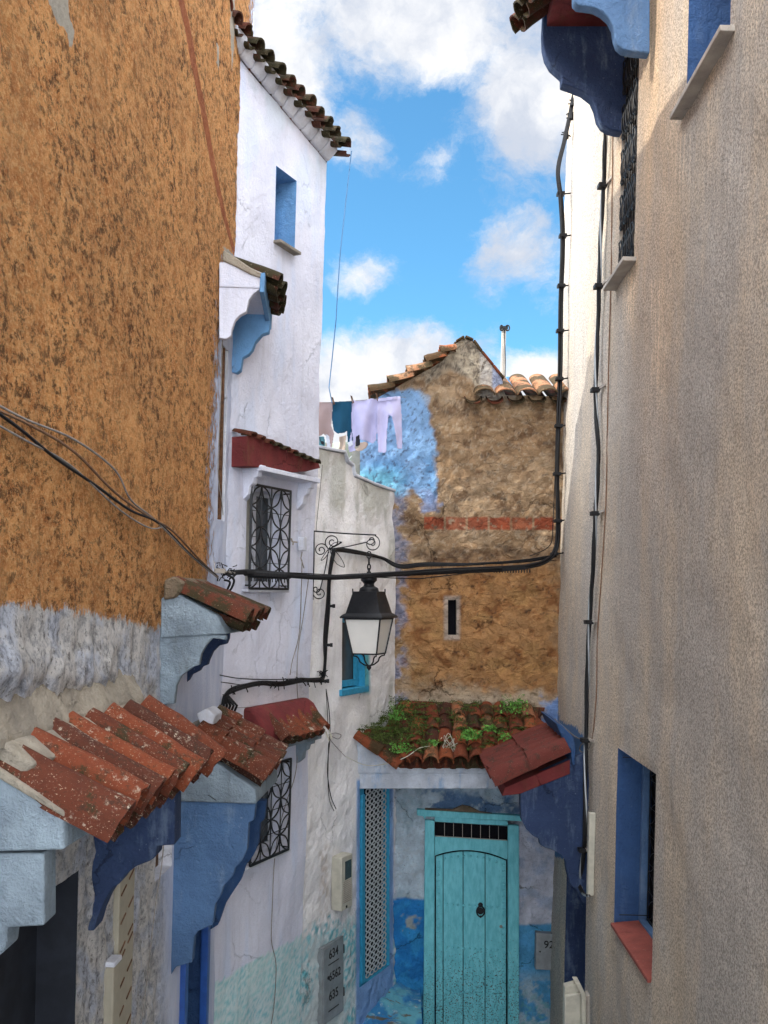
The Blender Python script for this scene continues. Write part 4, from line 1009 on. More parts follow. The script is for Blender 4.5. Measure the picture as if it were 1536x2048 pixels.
def clump(mb, c, rad, n, size, up=.6, rnd=random):
    for _ in range(n):
        a = rnd.uniform(0, 6.283); rr = rad*math.sqrt(rnd.random()); p = Vector(c)+Vector((math.cos(a)*rr, math.sin(a)*rr*.6, rnd.random()*rad*up))
        d1 = Vector((rnd.gauss(0, 1), rnd.gauss(0, 1), rnd.gauss(0, .7))).normalized(); d2 = d1.cross(Vector((rnd.gauss(0, 1), rnd.gauss(0, 1), rnd.gauss(0, 1)))).normalized()
        s = size*rnd.uniform(.5, 1.3); mb.tint = rnd.random(); mb.add([p-d1*s*.1, p+d1*s*.4+d2*s*.3, p+d1*s, p+d1*s*.4-d2*s*.3], [(0, 1, 2, 3)])
rm = random.Random(11)
mb = MB()
for _ in range(620):
    x = rm.choice([rm.uniform(735, 1070), rm.uniform(720, 850)]); f = rm.uniform(0, .92); p = roofpt(x, f)+NUP*rm.choice([.06, .10, .13, .15])
    if x < 790 and f < (790-x)/90.: continue
    clump(mb, p, rm.uniform(.03, .075), rm.randint(25, 60), .017, .45, rm)
for x, y, n in ((793, 1405, 200), (790, 1425, 260), (775, 1440, 160), (745, 1462, 120), (1030, 1425, 60)):
    clump(mb, P(x, y, 11.75), .09, n, .016, .9, rm)
tag(mb.build('moss', M['moss']), 'dark green moss spread over the tiled hood above the turquoise door', 'moss', kind='stuff')
def weed(px, py, d, n, rad, size, label, stems=0):
    d = 11.98-.9*min(.9, max(.05, (py-1395)/112))-.16; rad *= 1.6; size *= 1.5; n = int(n*1.3)
    mb = MB(); clump(mb, P(px, py, d), rad, n, size, .9, rm)
    r_ = thing('weed', P(px, py, d), label, 'plant', 'weeds growing on the mossy hood')
    mb.build('leaves', M['leaf'], r_)
    if stems:
        mb = MB()
        for k in range(stems):
            a = rm.uniform(-1, 1); p = P(px, py, d); pts = [p+Vector((a*.1*t*t*1.5, -.03*t, .20*t)) for t in (0, .25, .5, .75, 1)]; mb.tube(pts, .002, 4)
            for q in pts[1:]: clump(mb, q, .012, 5, .014, 1, rm)
        mb.build('stems', M['leaf'], r_)
weed(943, 1478, 11.35, 170, .07, .026, 'largest bright green leafy weed, growing in the right half of the mossy hood')
weed(980, 1462, 11.5, 70, .04, .024, 'small bright green weed just right of the largest weed on the hood')
weed(868, 1490, 11.3, 55, .04, .022, 'small weed beside the tangle of pale wire on the mossy hood')
weed(800, 1505, 11.2, 130, .07, .020, 'leafy weed at the left eave of the mossy hood, above the lattice door', 2)
weed(793, 1440, 11.6, 90, .06, .018, 'tall stemmed weed at the top left of the mossy hood', 5)
weed(1028, 1425, 11.8, 200, .10, .020, 'dark bushy weed at the top right corner of the mossy hood', 6)
weed(1010, 1478, 11.4, 80, .05, .020, 'low weed at the right edge of the mossy hood, under the bushy weed')
# ---- the studded door
def fr(pts, y0, t, name, mat, parent, bev=.004):
    mb = MB()
    for poly in pts: mb.px([(x, y+tilt(x)) for x, y in poly], y0, t)
    return mb.build(name, mat, parent, bevel=bev)
YD = 11.955
door = fr([[(870, 2110), (870, 1711), (882, 1706), (900, 1700), (920, 1697), (940, 1696), (960, 1697), (980, 1699), (998, 1703), (1014, 1708), (1014, 2110)]], YD+.03, .02, 'door', M['darkhole'], D)
arch = lambda x: 1711-15*(1-((x-942)/72)**2)
for x0, x1 in ((872, 885.5), (887, 925.5), (927, 969.5), (971, 1012)):
    mb = MB(); top = [(x0+(x1-x0)*k/6, arch(x0+(x1-x0)*k/6)+2) for k in range(7)]
    mb.px([(x0, 2110+tilt(x0))]+[(x, y+tilt(x)) for x, y in top]+[(x1, 2110+tilt(x1))], YD+.008, .02); mb.build('plank', M['door'], door, bevel=.003)
fr([[(850, 1640), (869, 1640), (869, 2120), (846, 2120)], [(1016, 1640), (1038, 1640), (1038, 2120), (1016, 2120)],
    [(869.6, 1672), (1015.4, 1672), (1015.4, 1708)]+[(x, arch(x)-1) for x in range(1012, 870, -8)]+[(869.6, 1710)]], YD-.035, .06, 'frame', M['door'], door)
fr([[(869.6, 1642), (1015.4, 1642), (1015.4, 1632), (869.6, 1632)]], YD-.03, .055, 'frame', M['door'], door)
fr([[(834, 1620), (1046, 1620), (1046, 1631), (852, 1633), (850, 1640), (846, 1633), (834, 1632)]], YD-.06, .09, 'lintel', M['door'], door, .006)
mb = MB(); mb.px([(x, y+tilt(x)) for x, y in ((850, 1617), (905, 1616), (925, 1606), (940, 1608), (960, 1617), (985, 1619), (850, 1620))], YD-.06, .05); mb.build('loose_plaster', M['mortar_dark'], door, bevel=.005)
fr([[(869.6, 1643), (1015.4, 1643), (1015.4, 1671), (869.6, 1671)]], YD+.02, .01, 'transom_opening', M['darkhole'], door)
mb = MB()
for k in range(7):
    x = 871+144*(k+1)/8; mb.tube([P(x, 1642+tilt(x), YD-.01), P(x, 1672+tilt(x), YD-.01)], .0035, 5)
mb.tube([P(870, 1671+tilt(870), YD-.015), P(1015, 1671+tilt(1015), YD-.015)], .007, 5); mb.build('transom_bars', M['stone'], door)
stud0 = None
def stud(x, y):
    global stud0
    p = P(x, y+tilt(x), YD+.008)
    if stud0 is None:
        mb = MB(); mb.lathe((0, 0, 0), [(.0, -.002), (.016, -.002), (.016, .005), (.011, .013), (.004, .017), (0, .0175)], 8, (0, -1, 0)); stud0 = mb.build('stud', M['door'], door, smooth=True); o = stud0
    else: o = stud0.copy(); sc.collection.objects.link(o)
    o.location = p
y = 1722
while y < 2100: stud(876.5, y); stud(1007.5, y-2); y += 12.7
for k in range(9): x = 890+k*12.8; stud(x, arch(x)+11)
for yy in (1806, 1892, 1980):
    for k in range(10):
        x = 894+k*11.3
        if not (yy == 1806 and 955 < x < 966): stud(x, yy)
mb = MB(); kc = P(961, 1816+tilt(961), YD-.012)
mb.lathe(kc+Vector((0, .01, .075)), [(0, -.004), (.028, -.004), (.030, .004), (.018, .014), (0, .018)], 10, (0, -1, 0)); mb.lathe(kc+Vector((0, .012, 0)), [(0, 0), (.042, 0), (.040, .006), (0, .008)], 14, (0, -1, 0))
mb.tube([kc+Vector((math.sin(a)*.046, -.006, math.cos(a)*.062)) for a in [k*math.pi/9 for k in range(18)]], .009, 6, closed=True)
mb.lathe(kc+Vector((0, -.006, -.062)), [(0, -.014), (.014, -.008), (.014, .008), (0, .014)], 8, (1, 0, 0)); mb.build('knocker', M['black'], door, smooth=True)
mb = MB(); kp = P(1002, 1844+tilt(1002), YD+.005); mb.lathe(kp, [(0, 0), (.020, 0), (.018, .01), (.009, .012), (.009, .02), (0, .022)], 10, (0, -1, 0)); mb.build('lock', M['stone'], door, smooth=True)
fr([[(839, 2104), (1045, 2104), (1045, 2140), (839, 2140)]], YD-.12, .2, 'threshold', M['stone'], door)
# ---- blue painted step at the foot of the corner
vs, fs = [], []; nx, ny = 60, 44
for i in range(nx+1):
    for j in range(ny+1):
        x = -.42+.85*i/nx; y = 11.0+1.0*j/ny
        z = -4.82+.16*(j/ny)+.10*math.exp(-((x+.05)/.25)**2)*(j/ny)
        if j == 0: z = -5.3
        vs.append((x, y, z))
va = np.array(vs); dz = (fbm(va, 5, 5, 91)-.5)*.16; va[:, 2] += dz*(va[:, 2] > -5.2)
for i in range(nx):
    for j in range(ny): k = i*(ny+1)+j; fs.append((k, k+ny+1, k+ny+2, k+1))
mb = MB(); mb.add([tuple(v) for v in va], fs)
t = material('worn blue step'); nn = t.noise(t.obj, 9, 6, .65); n2 = t.noise(t.obj, 2.6, 5, .6); f_ = t.noise(t.obj, 45, 4, .7)
c_ = t.mix(t.step(n2, .42, .58), (.035, .20, .42), (.14, .42, .50)); c_ = t.mix(t.step(nn, .56, .66), c_, (.42, .56, .56)); c_ = t.mix(t.step(t.noise(t.mapv(t.obj, (1.6, 4, 1)), 2.2, 5, .6), .56, .64), c_, (.13, .115, .085))
M['step'] = finish(t, c_, .85, t.math('ADD', nn, t.math('MULTIPLY', f_, .4)), .015)
mb.build('step', M['step'], D, smooth=True)
# number plates / meter boxes
def text(s, loc, size, rot, mat, parent, name='number', ax=None):
    cu = bpy.data.curves.new(name, 'FONT'); cu.body = s; cu.size = size; cu.extrude = .0012; cu.align_x = 'CENTER'; cu.align_y = 'CENTER'; cu.resolution_u = 4; cu.offset = .0015
    o = bpy.data.objects.new(name, cu); sc.collection.objects.link(o); cu.materials.append(mat); o.parent = parent
    base = parent.location if parent.parent is None else parent.parent.location+parent.location
    o.location = Vector(loc)-base
    from mathutils import Matrix
    rot = Matrix((ax[0], ax[1], ax[2])).transposed().to_euler()
    bpy.context.view_layer.update()
    me = bpy.data.meshes.new_from_object(o); o2 = bpy.data.objects.new(name, me); sc.collection.objects.link(o2); o2.parent = parent; o2.location = Vector(loc)-base; o2.rotation_euler = rot
    bpy.data.objects.remove(o); return o2
mbx = thing('meter_box', P(1090, 1900, 11.9), 'small grey steel meter box numbered 92 on the blue wall right of the studded door', 'meter box')
mb = MB(); mb.px([(1072, 1866), (1130, 1870), (1130, 1942), (1071, 1939)], 11.90, .10); mb.build('casing', M['galv'], mbx, bevel=.004)
mb = MB(); mb.px([(1075, 1869), (1128, 1872), (1128, 1938), (1074, 1935)], 11.893, .01); lid = mb.build('lid', M['galv'], mbx, bevel=.002)
text('92', P(1098, 1890, 11.888), .125, None, M['ink'], mbx, ax=(Vector((1, 0, -.03)), Vector((.03, 0, 1)), Vector((0, -1, 0))))
mb = MB(); mb.lathe(P(1080, 1903, 11.895), [(0, 0), (.010, 0), (.008, .012), (0, .014)], 8, (0, -1, 0)); mb.build('keyhole', M['black'], mbx)
# ================================================================ BEIGE HOUSE (right)
H = thing('beige_house', (2, 7, -5), 'tall beige pebbledash house on the right with deep blue window recesses', 'house')
def hrect(xf, xn, yt, yb):
    """far column, near column, top and bottom rows read at the far column"""
    uf, vt = PH.huv(xf, yt); un = PH.huv(xn, (yt+yb)/2)[0]; vb = PH.huv(xf, yb)[1]; return (un, uf, vb, vt)
h_win = hrect(1236, 1310, 1496, 1858); h_lat = hrect(1247, 1273, 118, 552); h_up = hrect(1387, 1463, -400, 190)
h_door = (PH.huv(1172, 1850)[0], PH.huv(1131, 1850)[0], GR+.1, PH.huv(1131, 1640)[1])
def dispH(co, px, py): return (fbm(co, 1.6, 3, 101)-.5)*.06+(fbm(co, 16, 4, 102)-.5)*.010
BLUEH = [(1085, 1400), (1112, 1398), (1120, 1440), (1150, 1452), (1172, 1480), (1176, 1560), (1172, 1720), (1130, 1720), (1060, 1700), (1060, 1400)]
gridwall('wall', PH, rng(-1, 3.2, .4)+rng(3.2, 12.3, .032), rng(GR-.3, 6.4, .034), None, [h_win, h_lat, h_up, h_door], M['pebble'], H, thick=3, disp=dispH,
         masks=dict(orange=lambda co, px, py: np.clip(sstep(px, 1225, 1290)*sstep(px, 1400, 1300)*sstep(py, 1250, 500)*.8+np.exp(-((px-1240)/12)**2)*sstep(py, 700, 300)*.5, 0, 1),
                    drip=lambda co, px, py: np.clip(np.exp(-((px-1262+(py-560)*.12)/14)**2)*(py > 552)*sstep(py, 760, 580)+np.exp(-((px-1372+(py-262)*.05)/22)**2)*(py > 262)*sstep(py, 470, 290)+np.exp(-((px-1310)/16)**2)*(py > 560)*sstep(py, 1000, 700)*.8+.35*(px > 1400)*sstep(py, 900, 300), 0, 1), pale=lambda co, px, py: sstep(px, 1222, 1205), blue=lambda co, px, py: np.clip(.5+sdf(px, py, BLUEH)/30, 0, 1)))
# lower window
o, pt = opening(PH, h_win, .30, H, M['rblue'], 'window', M['darkhole'], label='window deep in a blue recess with a red sill')
u0, u1, v0, v1 = h_win
mb = MB(); mb.box(pt((u0+u1)/2, v0+.02, -.24), PH.U*(u1-u0)/2, PH.V*.03, PH.n*.03); mb.box(pt(u1-.02, (v0+v1)/2, -.24), PH.U*.025, PH.V*(v1-v0)/2, PH.n*.03); mb.build('frame', M['midblue'], o, bevel=.006)
frontgrille(o, PH, (u0+.01, u1-.05, v0+.06, v1-.02), None, -.275, 3, 6, .005, .007)
mb = MB(); e = .02
a, b, c, d = PH.pt(u0+.002, v0+.004, .03), PH.pt(u1-.002, v0+.004, .03), PH.pt(u1-.002, v0+.03, -.215), PH.pt(u0+.002, v0+.03, -.215)
mb.add([a, b, c, d]+[p-Vector((0, 0, .03)) for p in (a, b, c, d)], [(0, 1, 2, 3), (4, 7, 6, 5), (0, 4, 5, 1), (1, 5, 6, 2), (2, 6, 7, 3), (3, 7, 4, 0)])
mb.build('sill', M['sill'], o, bevel=.004)
# narrow upper window with an iron lattice
o, pt = opening(PH, h_lat, .16, H, M['stone'], 'window', M['darkhole'], label='narrow window with a twisted iron lattice')
u0, u1, v0, v1 = h_lat
mb = MB()
for k in range(7):
    u = u0+(u1-u0)*(k+.5)/7; mb.tube([pt(u, v0, -.03), pt(u, v1, -.03)], .008, 5)
rr = random.Random(3)
for j in range(5):
    vc = v0+(v1-v0)*(j+.5)/5
    for k in range(4):
        uc = u0+(u1-u0)*(k+.5)/4
        for s in (-1, 1): mb.tube([pt(uc+s*.07*math.sin(a)*(1-a/9), vc+.16*math.cos(a), .0+.012*math.sin(3*a)) for a in [q*.5 for q in range(13)]], .006, 4)
for j in range(4): v = v0+(v1-v0)*(j+.0)/3*.98+.01; mb.tube([pt(u0, v, -.03), pt(u1, v, -.03)], .008, 5)
mb.build('grille', M['black'], o)
mb = MB(); mb.box(pt((u0+u1)/2, v0-.02, .02), PH.U*((u1-u0)/2+.10), PH.V*.018, PH.n*.10); mb.build('sill', M['stone'], o, bevel=.004)
# upper blue window
o, pt = opening(PH, h_up, .30, H, M['rblue'], 'window', M['glass'], label='upper window in a deep blue recess above a stone sill')
u0, u1, v0, v1 = h_up
mb = MB(); mb.box(pt((u0+u1)/2, v0-.025, .02), PH.U*((u1-u0)/2+.10), PH.V*.018, PH.n*.07); mb.build('sill', M['stone'], o, bevel=.005)
mb = MB(); mb.box(pt((u0+u1)/2, (v0+v1)/2, -.27), PH.U*.03, PH.V*(v1-v0)/2, PH.n*.02); mb.build('frame', M['midblue'], o)
# doorway below the right hood
o, pt = opening(PH, h_door, .45, H, M['navy'], 'door', M['bluedoor'])
# ---- right lower hood: red painted tiles on one shaped bracket
mb = MB(); mb.prism([P(1140, 1520, 9.95), P(1010, 1575, 9.95), P(1004, 1592, 9.95), P(1040, 1588, 9.95), P(1140, 1548, 9.95)], (.02, 1.1, 0)); hh = mb.build('door_hood', M['maroon'], H, bevel=.006)
a0, c0 = P(1141, 1502, 9.82), P(990, 1574, 9.82)
mb = MB(); rows_of_tiles(mb, a0+Vector((0, -.02, 0)), a0+Vector((.02, 1.42, 0)), c0, c0+Vector((.02, 1.42, 0)), 6, 2, (-.35, -.1, .9), .62, pans=False, tint=.5, gap=1.06, lift=.02, jit=.006, over=.06)
# verge edge tile standing on the near end
mb.build('roof_tiles', M['tile_red'], hh, smooth=True)
mb = MB(); mb.prism([P(x, y, 9.9) for x, y in ((1112, 1446), (1126, 1452), (1146, 1474), (1152, 1496), (1150, 1530), (1144, 1530), (1142, 1500), (1120, 1466))], (.02, 1.1, 0)); mb.build('upstand', M['navy'], hh, bevel=.01); 
mb = MB(); mb.px([(1190, 1500), (1148, 1515), (1040, 1562), (1041, 1610), (1043, 1640), (1052, 1658), (1066, 1672), (1078, 1678), (1080, 1690), (1092, 1696), (1104, 1700), (1120, 1708), (1131, 1722), (1134, 1744), (1140, 1768), (1156, 1782), (1166, 1806), (1190, 1812)], 9.97, .11); mb.build('bracket', M['navy'], hh, bevel=.008); hh.children[-1].data.materials[0] = M['rblue']
# ---- top hood, two shaped brackets and a maroon soffit
mb = MB(); mb.prism([P(1310, -260, 8.0), P(1132, -260, 8.0), P(1132, -98, 8.0), P(1310, -98, 8.0)], (.02, 1.15, .0)); ht = mb.build('window_hood', M['maroon'], H)
mb = MB(); mb.px([(1300, -80), (1146, -80), (1148, 2), (1156, 10), (1172, 12), (1190, 15), (1205, 23), (1218, 35), (1227, 52), (1230, 72), (1235, 88), (1246, 98), (1262, 102), (1300, 106)], 7.9, .10); mb.build('bracket', M['midblue'], ht, bevel=.01)
mb = MB(); mb.px([(1260, -80), (1094, -80), (1088, 20), (1086, 60), (1087, 90), (1092, 112), (1102, 130), (1120, 146), (1124, 150), (1124, 166), (1146, 174), (1166, 182), (1184, 196), (1192, 214), (1197, 236), (1206, 250), (1220, 258), (1236, 262), (1260, 263)], 9.05, .13); mb.build('bracket', M['navy'], ht, bevel=.01)
mb = MB(); c0 = P(1034, 50, 9.1); a0 = P(1120, 5, 9.1)
for k in range(6):
    off = Vector((0, -.22*k, 0)); mb.tile(a0+off+Vector((.05, 0, .12)), c0+off+Vector((0, 0, -.02)), .19, .22, (-.4, 0, .9), .5, tint=.3); mb.tile(a0+off+Vector((0, -.11, .02)), c0+off+Vector((.02, -.11, -.05)), .2, .18, (-.4, 0, .9), .4, pan=True, tint=.2)
mb.build('roof_tiles', M['tile_dark'], ht, smooth=True)

# ================================================================ TERRACE AND LAUNDRY behind the white house
T = thing('terrace_canopy', (-.4, 13.2, 1.0), 'slack grey-green tarpaulin stretched on the terrace behind the laundry', 'tarpaulin')
mb = MB(); vs, fs = [], []; nx, ny = 40, 30
for i in range(nx+1):
    for j in range(ny+1):
        x = 600+165*i/nx; y = 885+125*j/ny; p = P(x, y, 13.1+.5*(1-j/ny)); p.y += .05*math.sin(i*.5+j*.25); vs.append(p)
for i in range(nx):
    for j in range(ny): k = i*(ny+1)+j; fs.append((k, k+1, k+ny+2, k+ny+1))
mb.add(vs, fs); o = mb.build('sheet', M['c_tarp'], T, smooth=True); s_ = o.modifiers.new('thick', 'SOLIDIFY'); s_.thickness = .004
mb = MB()
for a, b in (((695, 945), (748, 918)), ((705, 960), (748, 930)), ((690, 928), (720, 905))): mb.tube([P(a[0]+(b[0]-a[0])*f, a[1]+(b[1]-a[1])*f-6*math.sin(math.pi*f), 13.05+.4*(1-(a[1]-885)/125)) for f in (0, .25, .5, .75, 1)], .006, 4)
mb.build('seam', M['white'], T)
mb = MB(); mb.tube([P(709, 892, 12.9), P(708, 945, 12.9)], .012, 6); mb.build('strap', M['black'], T)
mb = MB(); mb.box((-.9, 13.9, -1.9), (.9, 0, 0), (0, .12, 0), (0, 0, 3.0)); tag(mb.build('terrace_wall', M['white']), 'low white terrace wall behind the tarpaulin', 'wall')
def cloth(poly, d, mat, name, parent, rip=.03, seed=1, res=.0065, ph=0):
    xs = [p[0] for p in poly]; ys = [p[1] for p in poly]; st = res/d*F
    gx = np.arange(min(xs), max(xs)+st, st); gy = np.arange(min(ys), max(ys)+st, st)
    X, Y = np.meshgrid(gx, gy, indexing='ij'); s = sdf(X.ravel(), Y.ravel(), poly).reshape(X.shape)
    Yd = d+rip*np.sin((X-xs[0])*.16+ph+Y*.012)*sstep(Y, min(ys), min(ys)+40)+.015*(vnoise(np.stack([X.ravel()*.07, Y.ravel()*.04, X.ravel()*0+seed], 1), seed).reshape(X.shape)-.5)*4
    vs = np.stack([(X-CX)/F*d, Yd, (HY-Y)/F*d], -1); n0, n1 = X.shape
    idx = np.arange(n0*n1).reshape(n0, n1); sc_ = (s[:-1, :-1]+s[1:, :-1]+s[:-1, 1:]+s[1:, 1:])/4
    I, J = np.where(sc_ > -.3*st); mb = MB(); mb.add([tuple(v) for v in vs.reshape(-1, 3)], [(idx[i, j], idx[i, j+1], idx[i+1, j+1], idx[i+1, j]) for i, j in zip(I, J)])
    o = mb.build(name, mat, parent, smooth=True); m = o.modifiers.new('thick', 'SOLIDIFY'); m.thickness = .006
    import bmesh
    bm = bmesh.new(); bm.from_mesh(o.data); bmesh.ops.delete(bm, geom=[v for v in bm.verts if not v.link_faces], context='VERTS'); bm.to_mesh(o.data); bm.free()
    return o
LG = 'laundry pegged on the terrace line'
def laundry(name, poly, d, mat, label, cat, extra=()):
    x = sum(p[0] for p in poly)/len(poly); r_ = thing(name, P(x, poly[0][1], d), label, cat, LG)
    cloth(poly, d, mat, 'fabric', r_, seed=len(label)%9+1, ph=len(label))
    for p2, m2, nm in extra: cloth(p2, d-.025, m2, nm, r_, .01, 3)
laundry('sweatshirt', [(600, 806), (665, 804), (664, 830), (662, 850), (668, 868), (662, 898), (652, 897), (654, 872), (646, 866), (640, 872), (600, 872)], 11.75, M['c_pink'], 'dusty pink sweatshirt hanging next to the corner of the lavender house', 'sweatshirt', [([(652, 868), (658, 872), (661, 896), (655, 897)], M['white'], 'cuff')])
laundry('sweatshirt', [(666, 805), (704, 802), (703, 830), (702, 850), (706, 880), (702, 890), (696, 888), (694, 860), (688, 866), (676, 868), (668, 860), (664, 835)], 11.72, M['c_teal'], 'dark teal sweatshirt upside down between the pink and the lilac ones', 'sweatshirt', [([(695, 886), (704, 880), (706, 890), (699, 893)], M['white'], 'cuff')])
laundry('sweatshirt', [(705, 801), (755, 798), (754, 850), (752, 880), (746, 886), (735, 882), (722, 880), (712, 872), (709, 896), (712, 900), (699, 903), (697, 895), (703, 860), (703, 830)], 11.70, M['c_lilac'], 'pale lilac sweatshirt pegged beside the lilac trousers', 'sweatshirt', [([(712, 874), (718, 870), (720, 890), (712, 894)], M['c_black'], 'lining')])
laundry('trousers', [(755, 798), (800, 794), (803, 840), (804, 896), (795, 896), (790, 860), (784, 834), (777, 830), (774, 860), (772, 905), (757, 904), (754, 850)], 11.66, M['c_lilac2'], 'pale lilac trousers hanging in front of the blue wall patch', 'trousers', [([(756, 797), (799, 793.5), (799, 799), (756, 803)], M['c_lilac'], 'waistband')])
laundry('towel', [(600, 870), (648, 874), (650, 884), (648, 898), (636, 902), (600, 900)], 12.0, M['c_dteal'], 'dark teal cloth showing below the pink sweatshirt', 'cloth', [([(638, 874), (646, 878), (648, 890), (643, 888)], M['c_black'], 'dark_trim')])
laundry('towel', [(678, 874), (692, 870), (690, 900), (686, 904), (676, 902), (680, 890)], 12.0, M['c_tan'], 'tan cloth showing below the dark teal sweatshirt', 'cloth')
laundry('cap', [(720, 886), (732, 884), (736, 888), (732, 896), (724, 902), (716, 903), (712, 899), (718, 896)], 11.9, M['c_tan'], 'tan rounded garment edge below the pale lilac sweatshirt', 'garment')
mb = MB(); mb.tube([P(560, 809, 11.9), P(640, 806, 11.76), P(704, 802, 11.72), P(760, 797.5, 11.68), P(806, 794, 11.7), P(812, 796, 11.95)], .003, 5)
tag(mb.build('washing_line', M['greycable']), 'thin washing line carrying the laundry up to the gable eave', 'washing line')
for k, (x, y, lb) in enumerate(((666, 806, 'peg between the pink and the dark teal sweatshirts'), (704, 803, 'peg between the dark teal and the pale lilac sweatshirts'), (754, 798, 'peg at the left waist of the lilac trousers'))):
    mb = MB(); mb.box(P(x, y-4, 11.66)+Vector((-.004, 0, 0)), (.005, 0, -.002), (0, .010, 0), (-.01, 0, .045)); mb.box(P(x, y-4, 11.66)+Vector((.008, 0, 0)), (.005, 0, .002), (0, .010, 0), (-.012, 0, .040))
    tag(mb.build('clothes_peg', M['wood']), 'dark wooden '+lb, 'clothes peg', 'pegs on the washing line')
mb = MB(); mb.tube([P(703, 302, 10.2), P(692, 400, 10.25), P(681, 500, 10.3), P(676, 570, 10.35), P(672, 640, 10.5), P(664, 720, 11), P(658, 775, 11.5), P(664, 806, 11.74)], .006, 6)
tag(mb.build('cord', M['skyblue']), 'thin blue cord hanging from the lavender house eave to the washing line', 'cord')
# antenna pole, tub
mb = MB(); mb.tube([P(1005, 790, 14.2), P(1006.5, 700, 14.2), P(1008, 655, 14.2)], .032, 8)
an = thing('antenna_pole', P(1006, 790, 14.2), 'rusty pole with two small clamps standing behind the gable roof', 'pole'); mb.build('pole', M['stone'], an, smooth=True)
mb = MB(); mb.box(P(1008, 657, 14.15), (.05, 0, 0), (0, .05, 0), (0, 0, .022)); mb.tube([P(1015, 656, 14.1)+Vector((math.cos(a)*.03, 0, math.sin(a)*.04)) for a in [k*.7 for k in range(9)]], .010, 6, closed=True); mb.tube([P(1003, 656, 14.1)+Vector((math.cos(a)*.02, 0, math.sin(a)*.04)) for a in [k*.7 for k in range(9)]], .010, 6, closed=True); mb.build('clamp', M['black'], an)
mb = MB(); mb.tube([P(1009, 660, 14.1), P(1011, 720, 14.1), P(1010, 770, 14.1)], .006, 5); mb.build('cable', M['rubber'], an)
mb = MB(); mb.px([(1012, 752), (1036, 755), (1033, 790), (1012, 790)], 13.4, .3); tag(mb.build('tub', M['skyblue'], bevel=.01), 'blue plastic tub on the gable house roof beside the pole', 'tub')
mb = MB(); mb.box((1.9, 13.6, 1.0), (.75, 0, 0), (0, .8, 0), (0, 0, 1.45)); mb.build('rear_wall', M['mortar'], D)

# ================================================================ LANTERN AND ITS SCROLL BRACKET
base = PB.hit(628, 1100); O = Vector((base.x+.03, base.y, 0)); OUT = Vector((.906, -.42, 0)).normalized()
def BP(px, py):
    """point of the bracket's upright plane that shows at this image spot"""
    r = Vector(((px-CX)/F, 1, (HY-py)/F)); n = OUT.cross(Vector((0, 0, 1))); return r*(n.dot(O)/n.dot(r))
br = thing('lantern_bracket', BP(628, 1150), 'black wrought iron scroll bracket on the corner of the lavender house, holding the lantern', 'bracket')
def curve(pts, sub=6):
    out = []; n = len(pts); p = [Vector((*a, 0)) if len(a) == 2 else Vector(a) for a in pts]
    for i in range(n-1):
        a, b, c, d = p[max(i-1, 0)], p[i], p[i+1], p[min(i+2, n-1)]
        for k in range(sub):
            t = k/sub; out.append(.5*((2*b)+(c-a)*t+(2*a-5*b+4*c-d)*t*t+(3*b-a-3*c+d)*t**3))
    out.append(p[-1]); return out
def bt(mb, pts, r, sub=5): mb.tube([BP(v.x, v.y) for v in curve(pts, sub)], r, 6)
def spiral(cx, cy, r0, turns, a0, dirn=1, squash=1, n=40):
    return [(cx+r0*(1-.82*k/n)*math.cos(a0+dirn*turns*2*math.pi*k/n), cy+r0*(1-.82*k/n)*math.sin(a0+dirn*turns*2*math.pi*k/n)*squash) for k in range(n+1)]
mb = MB(); bt(mb, [(624, 1062), (690, 1067), (752, 1070)], .007); bt(mb, [(628, 1064), (628, 1120), (626, 1180), (626, 1200)], .007); mb.build('bar', M['black'], br)
for pts in (spiral(744, 1087, 17, 1.5, -1.2, 1), spiral(742, 1080, 10, 1.0, 2.6, -1), spiral(665, 1084, 17, 1.7, 1.2, 1), spiral(642, 1100, 14, 1.6, -.2, -1), spiral(639, 1186, 14, 1.5, -2.6, -1), spiral(632, 1178, 8, 1.1, 0, 1)):
    mb = MB(); mb.tube([BP(*p) for p in pts], .0055, 6); mb.build('scroll', M['black'], br, smooth=True)
mb = MB(); bt(mb, [(657, 1098), (690, 1094), (735, 1084)], .0055); bt(mb, [(657, 1100), (650, 1140), (640, 1180)], .0055); bt(mb, [(657, 1098), (672, 1090), (683, 1084)], .0045); mb.build('brace', M['black'], br)
mb = MB()
for leaf in ([(657, 1098), (648, 1110), (642, 1121), (650, 1116), (658, 1104)], [(660, 1100), (670, 1102), (683, 1118), (689, 1134), (674, 1128), (664, 1112), (660, 1100)], [(658, 1096), (668, 1086), (684, 1084), (672, 1092), (660, 1097)]): bt(mb, leaf, .004, 4)
mb.build('leaf_ornament', M['black'], br, smooth=True)
# lantern
LC = BP(738, 1150); LC = Vector((LC.x, LC.y, 0)); LD = LC.y; SC = LD/F
L = thing('lantern', Vector((LC.x, LC.y, (HY-1340)*SC)), 'black four-sided street lantern with frosted panes hanging from the iron bracket', 'lantern')
ROT = R(-20)
def LZ(py): return (HY-py)*SC
def lsq(hw, py): # corners of the lantern's square section
    h = hw*SC; return [LC+Vector((math.cos(ROT+R(45+90*k))*h*1.414, math.sin(ROT+R(45+90*k))*h*1.414, LZ(py))) for k in range(4)]
def loft(mb, secs, cap=True):
    vs = []; 
    for s in secs: vs += s
    n = len(secs[0]); fs = [(i*n+k, i*n+(k+1) % n, (i+1)*n+(k+1) % n, (i+1)*n+k) for i in range(len(secs)-1) for k in range(n)]
    if cap: fs += [tuple(range(n))[::-1], tuple(range((len(secs)-1)*n, len(secs)*n))]
    mb.add(vs, fs)
mb = MB(); loft(mb, [lsq(45, 1236), lsq(45, 1233), lsq(41, 1229), lsq(36, 1226), lsq(26, 1188), lsq(26, 1183), lsq(23, 1183)]); mb.build('roof', M['black'], L, bevel=.003)
